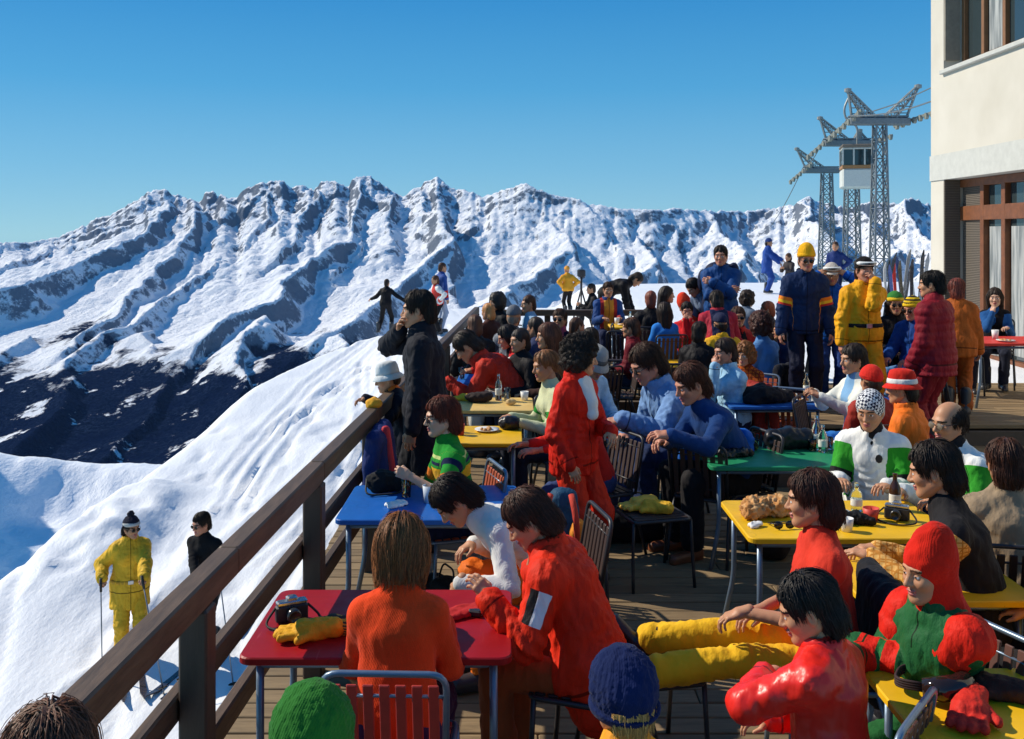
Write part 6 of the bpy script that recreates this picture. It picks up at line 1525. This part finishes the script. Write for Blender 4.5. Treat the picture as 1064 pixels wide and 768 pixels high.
# green table
cup(on(748, 471), 'white plastic cup on green table corner', (.76, .76, .74), .115, .042)
lump('black_gloves_heap', 'black leather glove heap on green table', 'gloves', on(748, 474)+Vector((.1, -.03, 0)), [('c', (-.1, -.02, .03), (.06, 0, .03), .032, .03), ('c', (-.03, .03, .04), (.12, .02, .025), .028, .022)], cloth((.012, .012, .012), 'vinyl'), .008, .1, .012)
lump('knitted_scarf', 'crumpled green and black scarf on green table', 'scarf', on(768, 467), [('e', (0, 0, .04), (.09, .07, .05)), ('e', (.07, -.02, .03), (.06, .05, .035))], cloth((.16, .3, .08), 'knit', (), ('blotch', 16, (.01, .015, .01))), .009, 0, .014, 18)
lump('black_shoulder_bag', 'large black shoulder bag on green table', 'bag', on(820, 466), [('c', (-.12, 0, .07), (.12, 0, .07), .075, .075), ('e', (0, 0, .11), (.1, .06, .05))], cloth((.01, .01, .012), 'vinyl'), .011, .1, .012, 14)
bottle(on(848, 467), 'tall clear bottle on green table', .25); bottle(on(855, 470), 'shorter clear bottle on green table nearer the edge', .2)
tumbler(on(844, 468), 'small glass of orange drink beside the bottles', (.8, .25, .04), .09)
tumbler(on(861, 467), 'small glass of red drink beside the bottles', (.6, .04, .03), .09)
plate(on(880, 462), 'plate with snack on the far edge of green table')
# middle yellow table
lump('fur_mittens', 'pair of orange fur mittens on yellow table', 'mittens', on(797, 537), [('e', (-.06, 0, .05), (.085, .07, .055)), ('e', (.06, .02, .05), (.08, .065, .055)), ('e', (-.1, -.05, .04), (.05, .04, .04))], cloth((.55, .26, .09), 'knit', (), ('blotch', 22, (.62, .36, .16))), .007, 0, .016, 60)
spectacles(on(815, 550), 'folded black sunglasses on yellow table', R(10))
cup(on(905, 541), 'red cup on yellow table', (.6, .05, .03), .07, .045)
lump('black_gloves', 'black ski gloves behind the red T-shirt man', 'gloves', on(878, 545), [('c', (-.08, 0, .03), (.08, .02, .035), .035, .03), ('c', (.03, .03, .03), (.14, -.03, .025), .028, .024)], cloth((.012, .012, .012), 'nylon'), .008, 0, .01)
camera(on(932, 540), 'black camera beside red cup on yellow table', R(-30))
bottle(on(890, 531), 'short clear bottle on yellow table', .16)
plate(on(868, 536), 'white plate with bread on yellow table', ((.55, .33, .12), (0, 0, 0)))
# lower yellow table
gg = empty('ski_goggles', on(985, 728), R(20)); tag(gg, 'black ski goggles with wide strap on yellow table', 'goggles')
MB().tube([(-.09, .02, .05), (-.05, -.02, .055), (0, -.03, .055), (.05, -.02, .055), (.09, .02, .05)], [.03, .042, .042, .042, .03], 12).build('goggle_lens', paint((.02, .012, .01), .08), gg, True)
m = MB(); 
for dz in (-.012, -.004, .004, .012): m.tube(corner([(-.09, .02, .05+dz), (-.14, .1, .04+dz), (-.02, .2, .03+dz), (.12, .13, .04+dz), (.09, .02, .05+dz)], .06), .0055, 6)
m.build('goggle_strap', paint((.03, .012, .012), .8), gg, True)
glove(on(1008, 745), 'red ski glove beside the goggles', (.6, .03, .02), R(150), k=1.15)
glove(on(1030, 722), 'dark brown ski glove behind the goggles', (.05, .02, .015), R(60), k=1.1)
# dark blue table and others
lump('dark_jacket_heap', 'heap of dark jackets on dark blue table', 'jacket', on(792, 418), [('e', (0, 0, .07), (.2, .16, .09)), ('e', (.16, .05, .05), (.14, .12, .06)), ('e', (-.1, -.08, .05), (.1, .08, .06))], cloth((.012, .011, .014), 'cotton'), .014, 0, .02, 12)
plate(on(822, 412), 'white plate with leftovers on dark blue table'); plate(on(836, 417), 'white plate at the edge of dark blue table')
cup(on(812, 410), 'small white cup on dark blue table', (.75, .74, .7), .07)
plate(on(718, 364), 'white plate on yellow table in front of red sweater'); cup(on(707, 363), 'white mug beside plate on far yellow table', (.75, .75, .72), .09)
cup(on(712, 361), 'pale cup standing behind the mug on far yellow table', (.7, .7, .62), .1); lump('black_bag', 'black bag at the end of far yellow table', 'bag', on(692, 364), [('e', (0, 0, .05), (.13, .08, .06))], cloth(BLK, 'vinyl'), .014)
plate(on(648, 338, .92), 'plate of orange food on table by back railing', ((.7, .3, .05), (0, 0, 0))); bottle(on(655, 337, .92), 'bottle on table by back railing', .2); cup(on(641, 337, .92), 'white cup on table by back railing')
cup(on(1034, 352, 1.12), 'white cup on red table by the building'); plate(on(1045, 355, 1.12), 'plate on red table by the building')
# things on chairs and railing
glove(Vector((.93, 6.42, .462)), 'yellow ski glove on low stool beside denim jacket', (.8, .45, .04), R(70), k=1.2)
glove(Vector((.86, 6.5, .462)), 'second yellow ski glove farther back on the same stool', (.8, .5, .08), R(120), k=1.2)
def anorak(p, rz, label, col, inner=None, k=1.0, name='hanging_jacket', kind='nylon'):
    s = SDF(.014)
    s.cone((-.2, 0, .78), (.2, 0, .78), .045, .045, .04); s.cone((-.13, -.02, .74), (-.16, -.04, .34), .05, .075, .05); s.cone((.13, -.02, .74), (.15, -.05, .38), .05, .07, .05); s.cone((0, -.02, .76), (0, -.04, .36), .05, .06, .06, np.array((1, 0, 0)), 2.2)
    s.cone((.22, .0, .77), (.29, .03, .42), .05, .04, .03); s.cone((-.22, .0, .77), (-.27, .04, .3), .05, .04, .03)
    V, Q = s.mesh(1); V = folds(V*k, Q, .014, [], 5); o = mesh_obj(name, V, Q, cloth(col, kind), None, True, None, p); o.rotation_euler = (0, 0, rz); tag(o, label, 'jacket')
    if inner:
        s = SDF(.012); s.cone((-.1, -.06, .78), (-.12, -.1, .5), .03, .035, .03); V, Q = s.mesh(1); mesh_obj('lining', V, Q, cloth(inner, 'nylon'), o)
    return o
anorak(Vector((1.42+.12, 6.95+.24, 0.06)), R(150), 'bright blue anorak draped over dark chair in front of green table', (.012, .1, .42), None, .98)
bp = empty('rucksack', (.29, 5.64, .459), R(-6)); tag(bp, 'blue rucksack with red straps standing on low stool behind ski jacket', 'rucksack')
s = SDF(.011); s.cone((0, .0, .1), (.01, .02, .3), .085, .06, .03, np.array((1, 0, 0)), 1.3); s.ell((0, .09, .14), (.1, .05, .09), .03); V, Q = s.mesh(1); V = folds(V, Q, .01, [], 3)
mesh_obj('sack', V, Q, cloth((.02, .07, .13), 'nylon'), bp)
for x in (-1, 1): MB().tube(corner([(x*.06, -.06, .34), (x*.09, -.14, .24), (x*.1, -.1, .05)], .06), .018, 8).build('strap', cloth((.5, .05, .03), 'cotton'), bp, True)
s = SDF(.011); s.ell((.1, -.05, .1), (.05, .07, .1)); V, Q = s.mesh(1); mesh_obj('side_pocket', folds(V, Q, .01, [], 4), Q, cloth((.7, .25, .03), 'nylon'), bp)
rk = empty('rucksack', Vector((at(749, 285, 13.0).x, 13.12, 1.32)), R(-12)); tag(rk, 'black rucksack on the back of the folded arms man', 'rucksack')
s = SDF(.018); s.cone((0, .06, 0), (0, .06, .5), .16, .13, .04, np.array((1, 0, 0)), 1.5); s.ell((.2, .05, .5), (.07, .08, .12)); s.ell((-.22, .05, .36), (.07, .08, .16)); V, Q = s.mesh(1); mesh_obj('sack', V, Q, cloth((.015, .02, .05), 'nylon'), rk)
def hang(who, col, label, kind='nylon', k=.98):
    for w_, rz_, st_, lb_ in CHAIRS:
        if lb_.startswith(who):
            q = w_+Matrix.Rotation(rz_, 3, 'Z') @ Vector((0, .235, .07)); anorak(q, rz_, label, col, None, k, kind=kind); return
hang('man in red T-shirt', (.012, .012, .015), 'black jacket hung over the chair of the red T-shirt man', 'cotton', .95)
hang('person in black and white checked', (.02, .03, .08), 'navy jacket hung behind the checked headscarf')
hang('woman in pale denim shirt', (.3, .03, .02), 'dark red jacket hung over the chair behind pale denim shirt')
hang('dark haired person in white sweater and jeans', (.02, .07, .3), 'blue jacket hung behind the white sweater and jeans')
hang('blond girl', (.05, .03, .02), 'brown coat hung behind the blond girl', 'cotton')
hang('curly haired person', (.015, .015, .02), 'black coat hung behind the light blue sweater', 'cotton')
hj = anorak(Vector((RX(6.4)+.1, 6.4, .25)), R(88), 'navy and red striped ski jacket hung over the railing', (.02, .03, .12), (.5, .04, .05), .95)
lump('yellow_hat', 'yellow knitted hat laid on the railing beside striped jacket', 'hat', Vector((RX(6.75), 6.75, 1.088)), [('e', (0, 0, .035), (.06, .08, .04))], cloth((.7, .34, .03), 'knit'), .01)
lump('brown_bag', 'brown leather bag on the boards under the railing', 'bag', Vector((RX(4.9)+.3, 4.9, 0)), [('e', (0, 0, .16), (.12, .16, .15)), ('e', (.02, .05, .28), (.07, .1, .06))], cloth((.1, .035, .015), 'vinyl'), .014, 0, .012, 14)
# ------------------------------------------------------------------ skis, poles, tripod, pennant
def pole_of(hand, tip, label, col=(.25, .27, .3)):
    p = empty('ski_pole', tip); tag(p, label, 'ski pole'); d = Vector(hand)-Vector(tip); u = d.normalized()
    MB().tube([(0, 0, 0), d], .0075, 8).build('shaft', paint(col, .3, .05, .7), p, True)
    MB().tube([d-u*.06, d+u*.09], [.015, .017], 8).build('grip', paint((.02, .02, .02), .6), p, True)
    Mz = u.to_track_quat('Z', 'Y').to_matrix(); m = MB(); m.lathe([(.05, -.004), (.056, 0), (.05, .004), (.046, 0), (.05, -.004)], 16, c=u*.09, M=Mz)
    for k in range(4): m.tube([u*.09, u*.09+Mz @ Vector((math.cos(k*1.571)*.05, math.sin(k*1.571)*.05, 0))], .004, 5)
    m.build('basket', paint((.02, .02, .02), .6), p, True)
def ground_at(px, py):          # where the sight line of a pixel meets the snow
    for Y in np.arange(6, 40, .05):
        q = at(px, py, Y)
        if q.z < float(snow_h(np.array(q.x), np.array(Y))): return q
    return at(px, py, 12)
def tip_near(h, dx, dy):
    x, y = h.x+dx, h.y+dy; return Vector((x, y, float(snow_h(np.array(x), np.array(y)))-.03))
h = ski_y['Wr'][-1]+ski_y['HD'][-1]*.09; pole_of(h, tip_near(h, .06, -.1), 'ski pole in the outer hand of the yellow skier')
h = ski_y['Wr'][1]+ski_y['HD'][1]*.09; pole_of(h, tip_near(h, .32, -.22), 'ski pole slanting across the yellow skier')
h = ski_b['Wr'][-1]+ski_b['HD'][-1]*.09; pole_of(h, tip_near(h, -.1, -.12), 'ski pole in the black skier hand nearer yellow suit')
h = ski_b['Wr'][1]+ski_b['HD'][1]*.09; pole_of(h, tip_near(h, .2, -.15), 'ski pole in the black skier hand nearer railing')
def ski(p, label, col, L=1.95, tilt=(0, 0), rz=0, tipc=None, flat=False):
    o = empty('ski', p, rz); tag(o, label, 'ski', 'skis stood in the snow' if not flat else 'skis worn on the slope')
    pts = [(0, .0, 0), (0, .012, L*.3), (0, .016, L*.5), (0, .008, L*.75), (0, -.01, L*.9), (0, -.06, L)]
    ws = [.07, .062, .06, .064, .075, .02]; V = []; Fc = []
    for (x, y, z), w_ in zip(pts, ws): V += [(-w_/2, y-.008, z), (w_/2, y-.008, z), (w_/2, y+.008, z), (-w_/2, y+.008, z)]
    for i in range(len(pts)-1):
        for k in range(4): Fc.append((i*4+k, i*4+(k+1) % 4, (i+1)*4+(k+1) % 4, (i+1)*4+k))
    Fc += [(3, 2, 1, 0), tuple(range(len(V)-4, len(V)))]
    MB().add(V, Fc).build('blade', paint(col, .25, .08), o)
    MB().box((0, -.03, L*.47), (.055, .05, .1), None, .01).box((0, -.025, L*.37), (.055, .04, .07), None, .01).build('binding', paint((.35, .35, .36), .3, .1, .7), o)
    o.rotation_euler = (R(tilt[0]), R(tilt[1]), rz); return o
r = random.Random(5)
cols = [(.02, .03, .05), (.03, .05, .12), (.6, .03, .02), (.5, .5, .5), (.02, .02, .02), (.05, .1, .3), (.3, .3, .3), (.03, .03, .04), (.02, .06, .2), (.06, .05, .03), (.02, .02, .03), (.3, .32, .35), (.02, .02, .02), (.55, .55, .52), (.03, .08, .25), (.02, .02, .025)]
skn = ['black', 'navy', 'bright red', 'grey', 'plain black', 'blue', 'dull silver', 'charcoal', 'deep blue', 'dark olive', 'matt black', 'pale grey', 'jet black', 'cream', 'mid blue', 'soot black']
for i, c in enumerate(cols):
    px_ = 916+i*3.1 if i != 2 else 934; Yk = 19.5+r.uniform(-.6, .9); gz = g_snow(px_, Yk)
    ski(Vector(((px_-CX)/F_PX*Yk, Yk, gz-.15)), '%s ski stuck upright in snow beside the building' % skn[i], c, r.uniform(1.5, 1.8), (r.uniform(-6, 6), r.uniform(-9, 9)), r.uniform(-.6, .6))
for nm, S_ in (('yellow', ski_y), ('black', ski_b)):
    for s_ in (-.1, .1):
        q = S_['loc']; a_ = R(S_['yaw']); v_ = Matrix.Rotation(a_, 3, 'Z') @ Vector((s_*1.05, 0, 0)); o = ski(Vector((q.x+v_.x, q.y+v_.y, q.z+.005)), '%s ski under the %s skier, %s' % ('dark', nm, 'inner side' if s_ > 0 else 'outer side'), (.03, .03, .05), 1.9, flat=True)
        dirv = Matrix.Rotation(a_, 3, 'Z') @ Vector((0, -1, 0))
        x1, y1 = q.x+v_.x-dirv.x*.9, q.y+v_.y-dirv.y*.9; x2, y2 = q.x+v_.x+dirv.x*1.0, q.y+v_.y+dirv.y*1.0
        dz = float(snow_h(np.array(x2), np.array(y2))-snow_h(np.array(x1), np.array(y1)))
        o.location = (x1, y1, q.z-.45*dz*.0-.5*dz+.02)
        zv = Vector((x2-x1, y2-y1, dz)).normalized(); xv = zv.cross(Vector((0, 0, 1))).normalized(); yv = zv.cross(xv)
        M_ = Matrix((xv, yv, zv)).transposed().to_4x4(); o.rotation_euler = M_.to_euler()
tr = empty('camera_tripod', Vector((at(604, 283, 25).x, 25, g_snow(604, 25)))); tag(tr, 'dark tripod with camera standing on snow behind back railing', 'tripod')
zt = at(604, 288, 25).z-tr.location.z
for k in range(3):
    a_ = k*2.094+.4; MB().tube([(math.cos(a_)*.38, math.sin(a_)*.38, 0), (0, 0, zt*.8)], .022, 6).build('leg', steel_k, tr, True)
MB().tube([(0, 0, zt*.75), (0, 0, zt)], .03, 8).build('centre_column', steel_k, tr, True); MB().box((0, 0, zt+.1), (.2, .3, .2), None, .03).build('camera_head', steel_k, tr)

# more tableware, bags and seats that crowd the terrace
bottle(on(930, 530), 'brown glass bottle behind the black camera', .21, paint((.05, .02, .008), .1)); cup(on(880, 552), 'small white cup near the black ski gloves', (.74, .73, .7), .07, .035)
tumbler(on(845, 528), 'glass of pale juice on far edge of middle yellow table', (.75, .55, .15), .11)
lump('paper_napkin', 'crumpled napkin in front of the orange fur mittens', 'napkin', on(786, 548), [('c', (-.03, 0, .012), (.03, .01, .012), .014, .012, np.array((0, 1, 0)), 1.6)], paint((.75, .75, .72), .7), .006, .3, .008, 40)
cup(on(735, 477), 'tin mug at the corner of green table', (.45, .45, .46), .08, .036)
for i_, (px_, py_, z_, col_, lb_) in enumerate(((446, 447, .72, (.74, .72, .68), 'white cup on the near end of yellow table behind green sweater'), (478, 452, .72, (.6, .05, .03), 'red mug on yellow table behind green sweater'), (545, 416, .72, (.75, .74, .7), 'white cup at the tan table end near pale yellow sweater'), (527, 391, .72, (.7, .3, .05), 'orange mug on far blue table'), (520, 371, .72, (.75, .74, .7), 'white cup on far red table'), (790, 408, .72, (.6, .06, .03), 'red mug behind heap of dark jackets'))):
    cup(on(px_, py_, z_), lb_, col_, .085)
plate(on(770, 412), 'plate half hidden by the heap of dark jackets'); bottle(on(838, 411), 'clear bottle on dark blue table', .22); bottle(on(700, 365), 'clear bottle on far yellow table', .2)
tumbler(on(684, 363), 'glass of beer on far yellow table', (.6, .33, .04), .13, .8); tumbler(on(480, 394), 'glass of red syrup on far blue table', (.5, .03, .05), .13, .6)
for i_, (x_, y_, s_, col_, lb_) in enumerate(((.9, 7.25, 1.0, (.012, .012, .015), 'black sports bag on the deck under denim jacket man'), (1.9, 7.0, 1.0, (.03, .015, .01), 'dark brown bag under green table'), (1.75, 5.4, .9, (.012, .014, .02), 'black rucksack under middle yellow table'), (.75, 7.9, .9, (.02, .03, .07), 'navy bag on the deck behind denim jacket man'), (-.4, 5.75, .9, (.015, .013, .012), 'black bag under blue table'), (-.2, 7.65, .9, (.03, .02, .014), 'dark satchel under yellow table behind green sweater'), (1.45, 8.3, 1.1, (.012, .012, .014), 'large black bag between denim shirts'), (2.5, 9.2, 1.0, (.02, .02, .03), 'charcoal bag under dark blue table'), (.95, 9.4, 1.0, (.014, .014, .02), 'black bag on the deck behind bucket hat'), (1.0, 11.0, 1.1, (.03, .02, .02), 'dark bag on the deck near far yellow table'), (3.1, 6.5, 1.0, (.015, .015, .02), 'black bag behind the bald man chair'))):
    lump('bag', lb_, 'bag', Vector((x_, y_, 0)), [('c', (-.16*s_, 0, .13*s_), (.16*s_, 0, .13*s_), .13*s_, .12*s_), ('e', (.03, 0, .24*s_), (.14*s_, .09*s_, .06*s_))], cloth(col_, 'cotton'), .018, i_*1.3, .012, 10, [(-.1*s_, 0, .26*s_), (-.08*s_, .02, .36*s_), (.1*s_, .02, .36*s_), (.12*s_, 0, .26*s_)])
for i_, (px_, Y_, rz_, st_, lb_) in enumerate(((825, 9.45, 150, 'rust', 'empty rust coloured chair between light blue sweater and yellow suit'), (655, 13.6, 80, 'dark', 'empty dark chair beside table at back railing'), (648, 12.9, 170, 'dark', 'empty dark chair turned away before table at back railing'), (640, 11.2, -90, 'dark', 'empty dark chair behind grey bucket hat'), (700, 11.2, 170, 'dark', 'empty dark chair in front of far yellow table'), (860, 8.6, 60, 'dark', 'empty dark chair beside dark blue table'))):
    place_chair(Vector(((px_-CX)/F_PX*Y_, Y_, .2 if Y_ > 12.4 else 0)), R(rz_), st_, lb_)
